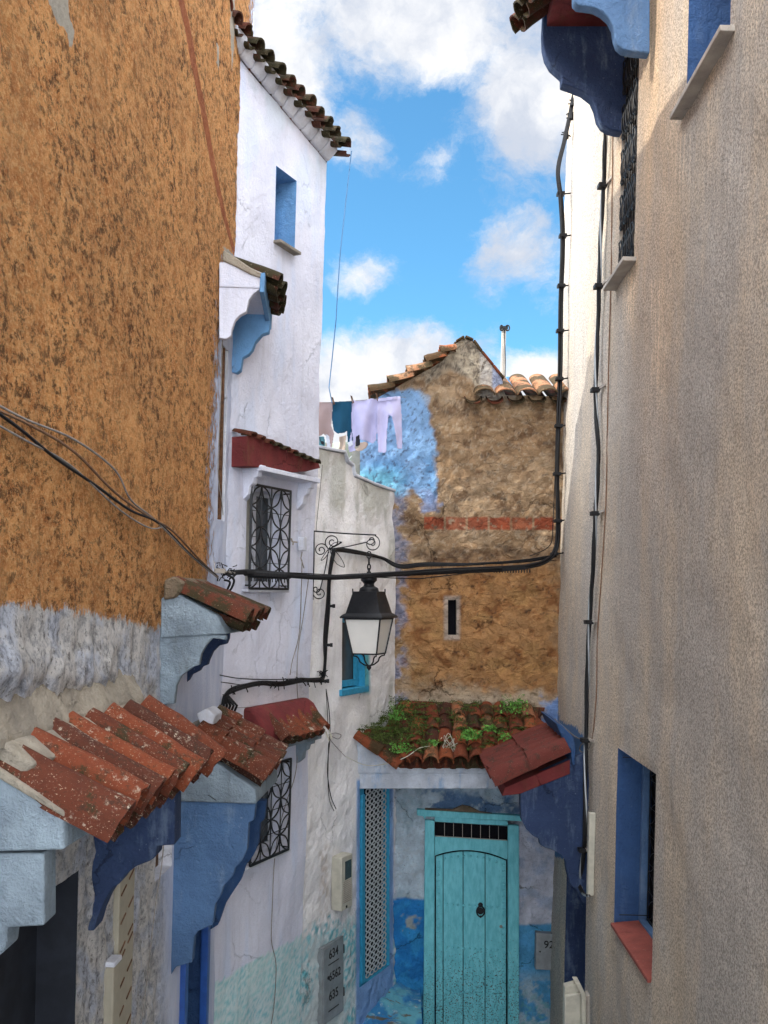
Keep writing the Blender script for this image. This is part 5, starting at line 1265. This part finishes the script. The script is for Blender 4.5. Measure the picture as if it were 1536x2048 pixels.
mb = MB(); mb.lathe(LC+Vector((0, 0, 0)), [(r*SC, LZ(y)) for r, y in ((20, 1184), (20, 1182), (18, 1176), (11, 1172), (10, 1168), (12, 1165), (16, 1161), (16, 1156), (12, 1153), (11, 1150), (5, 1147), (4, 1143), (0, 1143))], 20); mb.build('chimney_cap', M['black'], L, smooth=True)
mb = MB()
for c in lsq(25, 1184): mb.lathe(c, [(.008, 0), (.006, .012), (.009, .02), (.004, .032), (0, .036)], 8)
mb.build('finial', M['black'], L, smooth=True)
mb = MB(); top, bot = lsq(37.5, 1237), lsq(25.5, 1307)
for k in range(4):
    mb.tube([top[k], bot[k]], .011, 4)
    mb.tube([top[k], top[(k+1) % 4]], .012, 4); mb.tube([bot[k], bot[(k+1) % 4]], .010, 4)
mb.build('frame', M['black'], L)
t2, b2 = lsq(36, 1238), lsq(24.5, 1306)
for k in range(4):
    mb = MB(); q = [t2[k], t2[(k+1) % 4], b2[(k+1) % 4], b2[k]]; mb.prism(q, (LC-(q[0]+q[1])/2).normalized()*.004*Vector((1, 1, 0)).length); mb.build('pane', M['lampglass'], L)
mb = MB(); ball = LC+Vector((0, 0, LZ(1334)))
for c in lsq(23, 1308):
    d = (c-LC); d.z = 0
    pts = [LC+d*f+Vector((0, 0, LZ(y))) for f, y in ((1.05, 1306), (1.05, 1311), (.85, 1312), (.70, 1316), (.62, 1323), (.35, 1329), (.05, 1332))]; mb.tube(pts, .0075, 6)
mb.build('arm', M['black'], L, smooth=True)
mb = MB(); mb.lathe(ball, [(0, .022), (.010, .018), (.020, .010), (.024, -.003), (.020, -.016), (.010, -.025), (.005, -.034), (0, -.036)], 14); mb.build('ball_finial', M['black'], L, smooth=True)
mb = MB()
def ring(c, rx, rz, r, ax=Vector((1, 0, 0))): mb.tube([c+ax*math.cos(a)*rx+Vector((0, 0, 1))*math.sin(a)*rz for a in [k*math.pi/8 for k in range(16)]], r, 6, closed=True)
ring(LC+Vector((0, 0, LZ(1110))), .022, .035, .005); ring(LC+Vector((0, 0, LZ(1122))), .018, .038, .005, Vector((.3, 1, 0)).normalized()); ring(LC+Vector((0, 0, LZ(1134))), .014, .03, .007)
mb.tube([LC+Vector((0, 0, LZ(1136))), LC+Vector((0, 0, LZ(1146)))], .012, 6); mb.build('chain', M['black'], L, smooth=True)

# ================================================================ CABLES
def cpts(pts): return curve([tuple(P(*p)) for p in pts], 8)
def bundle(name, pts, n, rad, r, label, cat='cable bundle', mat=None, loc=None, tw=6, sag=0):
    th = thing(name, P(*pts[0]), label, cat); path = cpts(pts); rr = random.Random(len(label))
    for k in range(n):
        a0 = rr.uniform(0, 6.28); q = []; s = rr.uniform(.35, 1); w_ = rr.choice([-1, 1])*tw*rr.uniform(.6, 1.2)
        for i, p in enumerate(path):
            f = i/(len(path)-1); a = a0+w_*f*2; q.append(p+Vector((math.cos(a), math.sin(a)*.6, math.sin(a)))*rad*s*(.4+.6*math.sin(min(1, 6*f, 6*(1-f))*math.pi/2)))
        mb = MB(); mb.tube(q, r*rr.uniform(.7, 1.1), 6); mb.build('cable', mat or M['rubber'], th, smooth=True)
    return th, path
th, path = bundle('cable_bundle', [(452, 1146, 8.35), (500, 1143, 8.6), (560, 1148, 8.9), (640, 1154, 9.25), (720, 1152, 9.5), (820, 1146, 9.9), (900, 1142, 10.3), (1000, 1138, 10.9), (1060, 1132, 11.3), (1095, 1120, 11.6), (1112, 1096, 11.75), (1116, 1050, 11.8), (1114, 950, 11.8), (1117, 850, 11.8), (1120, 740, 11.8), (1121, 600, 11.8), (1125, 480, 11.8), (1122, 400, 11.75), (1117, 340, 11.75), (1128, 285, 11.8), (1138, 240, 11.85), (1147, 190, 11.9)], 6, .026, .0135,
    'thick black cable bundle crossing the lane above the lantern and climbing the far wall edge')
mb = MB()
for i in range(26):
    p = P(497+i*3.0, 1148+i*.15, 8.6+i*.011); mb.lathe(p, [(0, -.006), (.034, -.006), (.034, .006), (0, .006)], 8, (1, .3, 0)); 
    if i % 2 == 0: mb.box(p+Vector((0, 0, -.04)), (.004, 0, 0), (0, .004, 0), (0, 0, .022))
mb.tube([P(490, 1146, 8.55), P(580, 1152, 9.0)], .026, 8); mb.build('splice_clamp', M['rubber'], th)
mb = MB(); mb.box(P(1022, 1137, 10.95), (.16, .03, .01), (0, .03, 0), (0, 0, .022))
for i in range(14): mb.box(P(988+i*5.5, 1142, 10.95), (.004, 0, 0), (0, .02, 0), (0, 0, .02))
mb.build('splice_clamp', M['rubber'], th)
for y in (388, 472, 572, 662, 758, 852, 948, 1042, 1108):
    x = float(np.interp(y, [240, 340, 400, 480, 600, 850, 950, 1050, 1110], [1138, 1118, 1122, 1126, 1121, 1117, 1114, 1116, 1108]))
    q = PH.hit(1124 if y > 500 else 1130, y); a = P(x, y, 11.78)
    mb = MB(); mb.box(a, (.045, 0, 0), (0, .045, 0), (0, 0, .018)); mb.tube([a+Vector((.03, 0, 0)), Vector((PH.x0+.016*11.8+.023*a.z+.03, 11.8, a.z+.02))], .010, 5); mb.build('clamp', M['rubber'], th, bevel=.003)
rr = random.Random(8)
for (x, y) in ((1146, 205), (1142, 232), (1132, 270)):
    mb = MB()
    for _ in range(9):
        p = P(x, y, 11.85); d = Vector((rr.gauss(0, 1), rr.gauss(0, .4), rr.gauss(0, 1))).normalized(); mb.tube([p, p+d*.04+Vector((.01, 0, 0)), p+d*.06], .007, 4)
    mb.lathe(P(x, y, 11.85), [(0, -.05), (.035, -.04), (.03, .04), (0, .05)], 7); mb.build('taped_joint', M['rubber'], th)
def single(name, pts, r, label, mat=None, cat='cable'):
    mb = MB(); mb.tube(cpts(pts), r, 6); return tag(mb.build(name, mat or M['rubber'], smooth=True), label, cat)
single('cable', [(455, 1150, 8.4), (560, 1145, 8.9), (700, 1152, 9.5), (820, 1157, 10.0), (860, 1155, 10.2), (980, 1140, 10.9), (1112, 1120, 11.8)], .005, 'thin black wire slung just under the thick bundle across the lane')
single('cable', [(1112, 860, 11.7), (1110, 950, 11.7), (1106, 1040, 11.7), (1100, 1090, 11.65), (1060, 1112, 11.4)], .005, 'thin black wire looping beside the right end of the crossing bundle')
# second run on the beige house, nearer
pts2 = [(1212, 262), (1208, 340), (1203, 440), (1199, 560), (1194, 680), (1192, 800), (1196, 900), (1193, 1000), (1188, 1100), (1181, 1200), (1176, 1320), (1172, 1440), (1171, 1560), (1170, 1660), (1164, 1730), (1160, 1765), (1165, 1786), (1178, 1792)]
def onH(px, py, out=.05):
    r = Vector(((px-CX)/F, 1, (HY-py)/F)); return r*((PH.n.dot(PH.o)+out)/PH.n.dot(r))
path = curve([tuple(onH(x, y)) for x, y in pts2], 8)
th2 = thing('cable_run', onH(1175, 1780), 'black twisted cables clipped down the beige house from the top bracket to the electric box', 'cable bundle')
for k in range(4):
    q = []
    for i, p in enumerate(path):
        a = k*1.57+i*.32; q.append(p+Vector((math.cos(a)*.012, math.sin(a)*.014, 0))*(1 if k else .2))
    mb = MB(); mb.tube(q, .013 if k < 3 else .010, 6); mb.build('cable', M['rubber'] if k < 3 else M['galv'], th2, smooth=True)
for y in (372, 573, 780, 1027, 1244, 1480, 1700):
    x = float(np.interp(y, [p[1] for p in pts2], [p[0] for p in pts2])); a = onH(x, y, .055)
    mb = MB(); mb.box(a+Vector((-.01, 0, 0)), (.040, 0, 0), (0, .05, 0), (0, 0, .020)); mb.build('clamp', M['rubber'], th2, bevel=.003)
    mb = MB(); mb.box(a+Vector((.035, -.10, .012)), (.012, -.09, .0), (.010, .002, 0), (0, 0, .012)); mb.build('clamp_arm', M['stone'], th2)
path = [onH(x, y, .012) for x, y in ((1226, 262), (1224, 400), (1222, 560), (1218, 700), (1215, 840), (1212, 1000), (1203, 1150), (1195, 1270), (1193, 1380), (1188, 1450), (1184, 1480))]
mb = MB(); mb.tube(curve([tuple(p) for p in path], 6), .006, 6); tag(mb.build('cable', M['browncable'], smooth=True), 'thin dusty brown wire running down the beige house beside the black twisted cables', 'cable')
path = [onH(x, y, .03) for x, y in ((1110, 1438), (1118, 1446), (1130, 1456), (1146, 1470), (1160, 1478), (1176, 1480), (1162, 1490), (1160, 1502), (1172, 1504), (1182, 1488))]
mb = MB(); mb.tube(curve([tuple(p) for p in path], 5), .006, 6); tag(mb.build('cable', M['greycable'], smooth=True), 'short grey wire curling above the red tiled hood on the right', 'cable')
# conduit and electric box at the foot of the right wall
a, b = onH(1184, 1625, .03), onH(1180, 1790, .03); mb = MB(); mb.box((a+b)/2, (b-a)/2, (0, .035, 0), (.03, 0, 0)); tag(mb.build('conduit', M['plastic'], bevel=.006), 'cream plastic conduit on the beige house where the twisted cables end', 'conduit')
eb = thing('electric_box', P(1150, 2100, 9.2), 'grey-cream electric cabinet low on the beige house beneath the twisted cables', 'electric box')
mb = MB(); mb.px([(1130, 1992), (1166, 1984), (1166, 2200), (1128, 2200)], 9.15, .12); mb.build('casing', M['plastic'], eb, bevel=.012)
mb = MB(); mb.px([(1150, 1966), (1160, 1966), (1172, 1990), (1172, 2200), (1163, 2200), (1163, 1990)], 9.10, .16); mb.build('lid_rim', M['plastic'], eb, bevel=.006)
mb = MB(); mb.px([(1130, 1974), (1152, 1968), (1166, 1984), (1130, 1992)], 9.18, .10); mb.build('lid', M['plastic'], eb, bevel=.006)
mb = MB(); mb.px([(1172, 1994), (1180, 1990), (1180, 2200), (1172, 2200)], 9.2, .12); mb.build('back_plate', M['stone'], eb, bevel=.004)
# cable run on the white / lavender houses behind the lantern
def run(name, pts, n, rad, r, label, cat='cable bundle', mat=None):
    return bundle(name, pts, n, rad, r, label, cat, mat, tw=10)
def onpl(pl, px, py, out):
    r = Vector(((px-CX)/F, 1, (HY-py)/F)); p = r*((pl.n.dot(pl.o)+out)/pl.n.dot(r)); return (px, py, p.y)
w1 = [onpl(PB, 446, 1408, .05), onpl(PB, 452, 1390, .05), onpl(PB, 478, 1376, .05), onpl(PB, 520, 1366, .05), onpl(PB, 560, 1366, .05), onpl(PB, 600, 1360, .05), onpl(PC, 640, 1360, .06), onpl(PC, 650, 1340, .06), onpl(PC, 652, 1280, .05), onpl(PC, 656, 1220, .05), onpl(PC, 658, 1160, .05), onpl(PC, 664, 1110, .05), onpl(PC, 672, 1100, .05), onpl(PC, 720, 1107, .05), onpl(PC, 765, 1116, .05), (800, 1132, 11.6), (850, 1128, 11.5), (950, 1128, 11.4), (1050, 1122, 11.6), (1112, 1112, 11.8)]
th3, _ = run('cable_bundle', w1, 5, .022, .012, 'tangled black cables running along the lavender house and up behind the lantern')
for i in range(60):
    k = rr.choice(range(0, 7)); a = w1[k]; b = w1[min(k+1, 7)]; f = rr.random(); p = P(*(a[j]+(b[j]-a[j])*f for j in range(3)))
    if i % 6 == 0: mb = MB()
    d = Vector((rr.gauss(0, 1), rr.gauss(0, .5)-.3, rr.gauss(0, 1))).normalized(); mb.tube([p, p+d*rr.uniform(.02, .05)+Vector((0, -.01, 0)), p+d*rr.uniform(.04, .08)+Vector((0, 0, -.015))], .0055, 4)
    if i % 6 == 5: mb.build('loose_end', M['rubber'], th3)
for x, y in ((656, 1156), (660, 1212), (655, 1290), (648, 1362)):
    q = onpl(PC, x, y, .06); mb = MB(); mb.box(P(*q), (.035, 0, 0), (0, .03, 0), (0, 0, .014)); mb.box(P(*q)+Vector((.04, 0, .0)), (.014, 0, 0), (0, .01, 0), (0, 0, .02)); mb.build('clamp', M['rubber'], th3)
mb = MB()
for k in range(5):
    a = P(*onpl(PB, 448+k*2, 1392, .06)); mb.tube([a, a+Vector((.02*k, -.02, -.08)), a+Vector((.012*k-.02, -.01, -.14-.015*k))], .012, 6)
mb.build('loose_end', M['rubber'], th3)
def wire(pl, pts, out, r, label, mat=None):
    p = [tuple(P(*onpl(pl, x, y, out))) for x, y in pts]; mb = MB(); mb.tube(curve(p, 6), r, 5); return tag(mb.build('wire', mat or M['rubber'], smooth=True), label, 'wire')
wire(PB, [(440, 1350), (480, 1357), (540, 1359), (580, 1358), (640, 1356)], .05, .005, 'black wire stretched just above the tangled cables on the lavender house')
wire(PB, [(442, 1364), (470, 1368), (500, 1372)], .04, .004, 'short black wire under the stretched wire at the left of the lavender house')
wire(PB, [(604, 1120), (602, 1200), (598, 1270), (585, 1320), (580, 1350)], .02, .005, 'grey wire hanging below the small white junction box', M['greycable'])
wire(PB, [(618, 1150), (607, 1230), (596, 1300), (594, 1370), (598, 1440), (592, 1540), (574, 1600), (560, 1650), (549, 1720), (545, 1800), (543, 1880), (552, 1930), (548, 2010), (540, 2060)], .02, .0045, 'long thin wire wandering down the lavender house past the lower grille', M['greycable'])
wire(PC, [(652, 1378), (658, 1420), (660, 1470), (655, 1540), (661, 1590), (672, 1618)], .03, .005, 'dark wire hanging down the white house from the cable corner')
wire(PC, [(652, 1378), (655, 1430), (657, 1490), (656, 1560), (659, 1600), (668, 1622)], .02, .004, 'second dark wire hanging beside the first down the white house')
wire(PC, [(657, 1470), (670, 1466), (682, 1470), (676, 1478), (660, 1472), (664, 1484), (690, 1512)], .03, .004, 'small loop of grey wire tied on the white house wall', M['greycable'])
single('wire', [(690, 1512, 10.9), (730, 1530, 11.0), (770, 1528, 11.0), (810, 1515, 11.0), (840, 1496, 11.1), (870, 1490, 11.2), (884, 1475, 11.25)], .0055, 'pale wire sagging from the white house onto the mossy hood', M['plastic'], 'wire')
mb = MB(); q = [P(898+17*math.cos(k*1.9)*(.5+.5*rr.random()), 1486+20*math.sin(k*2.6)*(.5+.5*rr.random()), 11.12+.05*rr.random()) for k in range(15)]
mb.tube(curve([tuple(p) for p in q], 5), .0035, 5); tag(mb.build('wire_tangle', M['plastic'], smooth=True), 'knotted tangle of pale wire lying on the mossy hood', 'wire')
wire(PC, [(645, 930), (640, 980), (634, 1040), (632, 1064)], .02, .0035, 'very thin wire from the red hood down to the iron bracket', M['greycable'])
wire(PB, [(470, 1416), (540, 1412), (600, 1410), (618, 1412)], .015, .003, 'taut wire along the wall just above the lower red hood', M['greycable'])
# small junction box and hook
jb = thing('junction_box', P(*onpl(PB, 604, 1088, .04)), 'small white junction box with a hook beside it near the iron bracket', 'junction box')
c = P(*onpl(PB, 605, 1088, .04)); mb = MB(); mb.box(c, PB.U*.035, PB.n*.03, (0, 0, .065)); mb.build('casing', M['white'], jb, bevel=.006)
mb = MB(); c = P(*onpl(PB, 590, 1084, .03)); mb.tube([c+PB.U*.04, c, c-PB.U*.05, c-PB.U*.07+Vector((0, 0, .03))], .008, 6); mb.tube([c-PB.U*.03, c-PB.U*.04+Vector((0, 0, -.03))], .008, 6); mb.build('hook', M['stone'], jb)
mb = MB(); c = P(*onpl(PB, 604, 1104, .04)); mb.tube([c, c+Vector((-.01, -.01, -.06)), c+Vector((.02, -.01, -.16)), c+Vector((.0, -.01, -.10))], .006, 5); mb.build('lead', M['greycable'], jb)
# cables across the ochre wall
def onA(px, py, out=.04):
    r = Vector(((px-CX)/F, 1, (HY-py)/F)); return r*((PA.n.dot(PA.o)+out)/PA.n.dot(r))
for pts, r, m_, lb in (([(-40, 800), (40, 858), (110, 915), (190, 970), (260, 1020), (320, 1048), (380, 1108), (432, 1150)], .008, 'rubber', 'thick dark cable sagging across the ochre wall, lowest of the group'),
                     ([(-40, 806), (60, 850), (150, 905), (230, 985), (300, 1035), (345, 1062), (400, 1120), (434, 1152)], .007, 'browncable', 'brown cable across the ochre wall just above the thick dark one'),
                     ([(-40, 790), (50, 838), (150, 880), (230, 940), (262, 1000), (310, 1040), (380, 1110), (436, 1156)], .006, 'greycable', 'pale grey cable across the ochre wall, topmost of the group'),
                     ([(-40, 830), (50, 880), (140, 930), (240, 1020), (300, 1056), (330, 1052)], .005, 'greycable', 'thin pale cable looping under the other cables on the ochre wall')):
    mb = MB(); mb.tube(curve([tuple(onA(x, y)) for x, y in pts], 6), r, 6); tag(mb.build('cable', M[m_], smooth=True), lb, 'cable')
# insulator anchor at the ochre corner
ia = thing('cable_anchor', P(440, 1145, 8.2), 'rusty iron anchor with knotted wires on the far corner of the ochre house', 'anchor')
mb = MB(); mb.box(P(438, 1142, 8.22), (.05, 0, 0), (0, .02, 0), (0, 0, .02)); mb.tube([P(426, 1120, 8.2), P(430, 1140, 8.2), P(470, 1146, 8.3)], .008, 6); mb.build('plate', M['stone'], ia, bevel=.004)
mb = MB()
for _ in range(26):
    p = P(rr.uniform(428, 468), rr.uniform(1132, 1158), 8.25); d = Vector((rr.gauss(0, 1), rr.gauss(0, .4), rr.gauss(0, 1))).normalized(); mb.tube([p, p+d*.03, p+d*.03+Vector((rr.gauss(0, .02), 0, rr.gauss(0, .02)))], .005, 4)
mb.tube(curve([tuple(P(x, y, 8.25)) for x, y in ((456, 1150), (468, 1160), (462, 1178), (452, 1186), (460, 1165), (448, 1160))], 6), .010, 6); mb.build('knotted_wire', M['rubber'], ia)
mb = MB(); mb.lathe(P(452, 1190, 8.22), [(0, -.03), (.016, -.028), (.012, -.012), (.018, 0), (.012, .012), (.014, .026), (0, .03)], 10); mb.build('insulator', M['white'], ia, smooth=True)
wire(PA, [(446, 640), (441, 800), (436, 940), (443, 1000), (446, 1030)], .02, .004, 'thin wire on the pale strip of wall beside the slit window', M['greycable'])
wire(PA, [(330, 1660), (322, 1740), (312, 1800), (300, 1900), (290, 1990), (278, 2070)], .012, .004, 'hair-thin wire wandering down the whitewashed wall at the bottom left', M['greycable'])
wire(PA, [(416, 1590), (440, 1605), (470, 1620)], .3, .003, 'thin black wire drooping in front of the blue hood')
# ================================================================ ENTRY PHONE, METER BOX
def boxon(pl, x0, x1, yt, yb, dep):
    u0, u1 = pl.huv(x0, (yt+yb)/2)[0], pl.huv(x1, (yt+yb)/2)[0]; vt, vb = pl.huv(x1, yt)[1], pl.huv(x1, yb)[1]; return u0, u1, vb, vt
ep = thing('entry_phone', PC.hit(668, 1810), 'tall cream entry phone with a small screen on the white house wall', 'entry phone')
u0, u1, v0, v1 = boxon(PC, 662, 684, 1703, 1808, .1)
mb = MB(); mb.box(PC.pt((u0+u1)/2, (v0+v1)/2, .065), PC.U*(u1-u0)/2, PC.V*(v1-v0)/2, PC.n*.065); mb.build('casing', M['plastic'], ep, bevel=.01)
mb = MB(); mb.box(PC.pt(u0+(u1-u0)*.58, v1-(v1-v0)*.27, .132), PC.U*(u1-u0)*.28, PC.V*(v1-v0)*.17, PC.n*.003); mb.build('screen', M['glass'], ep)
mb = MB()
for k in range(12): mb.box(PC.pt((u0+u1)/2, v0+(v1-v0)*(.14+.035*k), .131), PC.U*(u1-u0)*.36, PC.V*.004, PC.n*.004)
mb.build('speaker_slots', M['stone'], ep)
mb = MB(); mb.box(PC.pt((u0+u1)/2-.02, v0+.03, .133), PC.U*.012, PC.V*.012, PC.n*.004); mb.build('button', M['black'], ep)
mt = thing('meter_box', PC.hit(655, 2045), 'tall grey steel meter box stencilled 634, 6562 and 635 on the white house wall', 'meter box')
u0, u1 = PC.huv(636, 1960)[0], PC.huv(679, 1930)[0]; v1 = PC.huv(636, 1896)[1]; v0 = PC.huv(636, 2052)[1]
mb = MB(); mb.box(PC.pt((u0+u1)/2, (v0+v1)/2, .02), PC.U*(u1-u0)/2, PC.V*(v1-v0)/2, PC.n*.03); mb.build('casing', M['galv'], mt, bevel=.004)
mb = MB(); mb.box(PC.pt((u0+u1)/2-.01, (v0+v1)/2, .052), PC.U*((u1-u0)/2-.03), PC.V*((v1-v0)/2-.02), PC.n*.004); mb.build('lid', M['galv'], mt, bevel=.002)
AX = (PC.U, PC.V, PC.n)
for s, f, g, sz in (('634', .50, .86, .135), ('6562', .56, .57, .125), ('635', .50, .32, .135)): text(s, PC.pt(u0+(u1-u0)*f, v0+(v1-v0)*g, .058), sz, None, M['ink'], mt, ax=AX)
mb = MB()
for g in (.74, .14): mb.box(PC.pt((u0+u1)/2, v0+(v1-v0)*g, .057), PC.U*(u1-u0)*.24, PC.V*.005, PC.n*.002)
mb.build('rule', M['ink'], mt)
mb = MB(); mb.lathe(PC.pt(u0+(u1-u0)*.25, v0+(v1-v0)*.58, .057), [(0, 0), (.02, 0), (.018, .012), (0, .014)], 6, PC.n); mb.build('lock', M['black'], mt)
mb = MB()
for g in (.82, .25): mb.box(PC.pt(u1+.008, v0+(v1-v0)*g, .04), PC.U*.012, PC.V*.045, PC.n*.012)
mb.build('hinge', M['black'], mt)
print('objects', len(bpy.data.objects), 'faces', sum(len(m.polygons) for m in bpy.data.meshes))
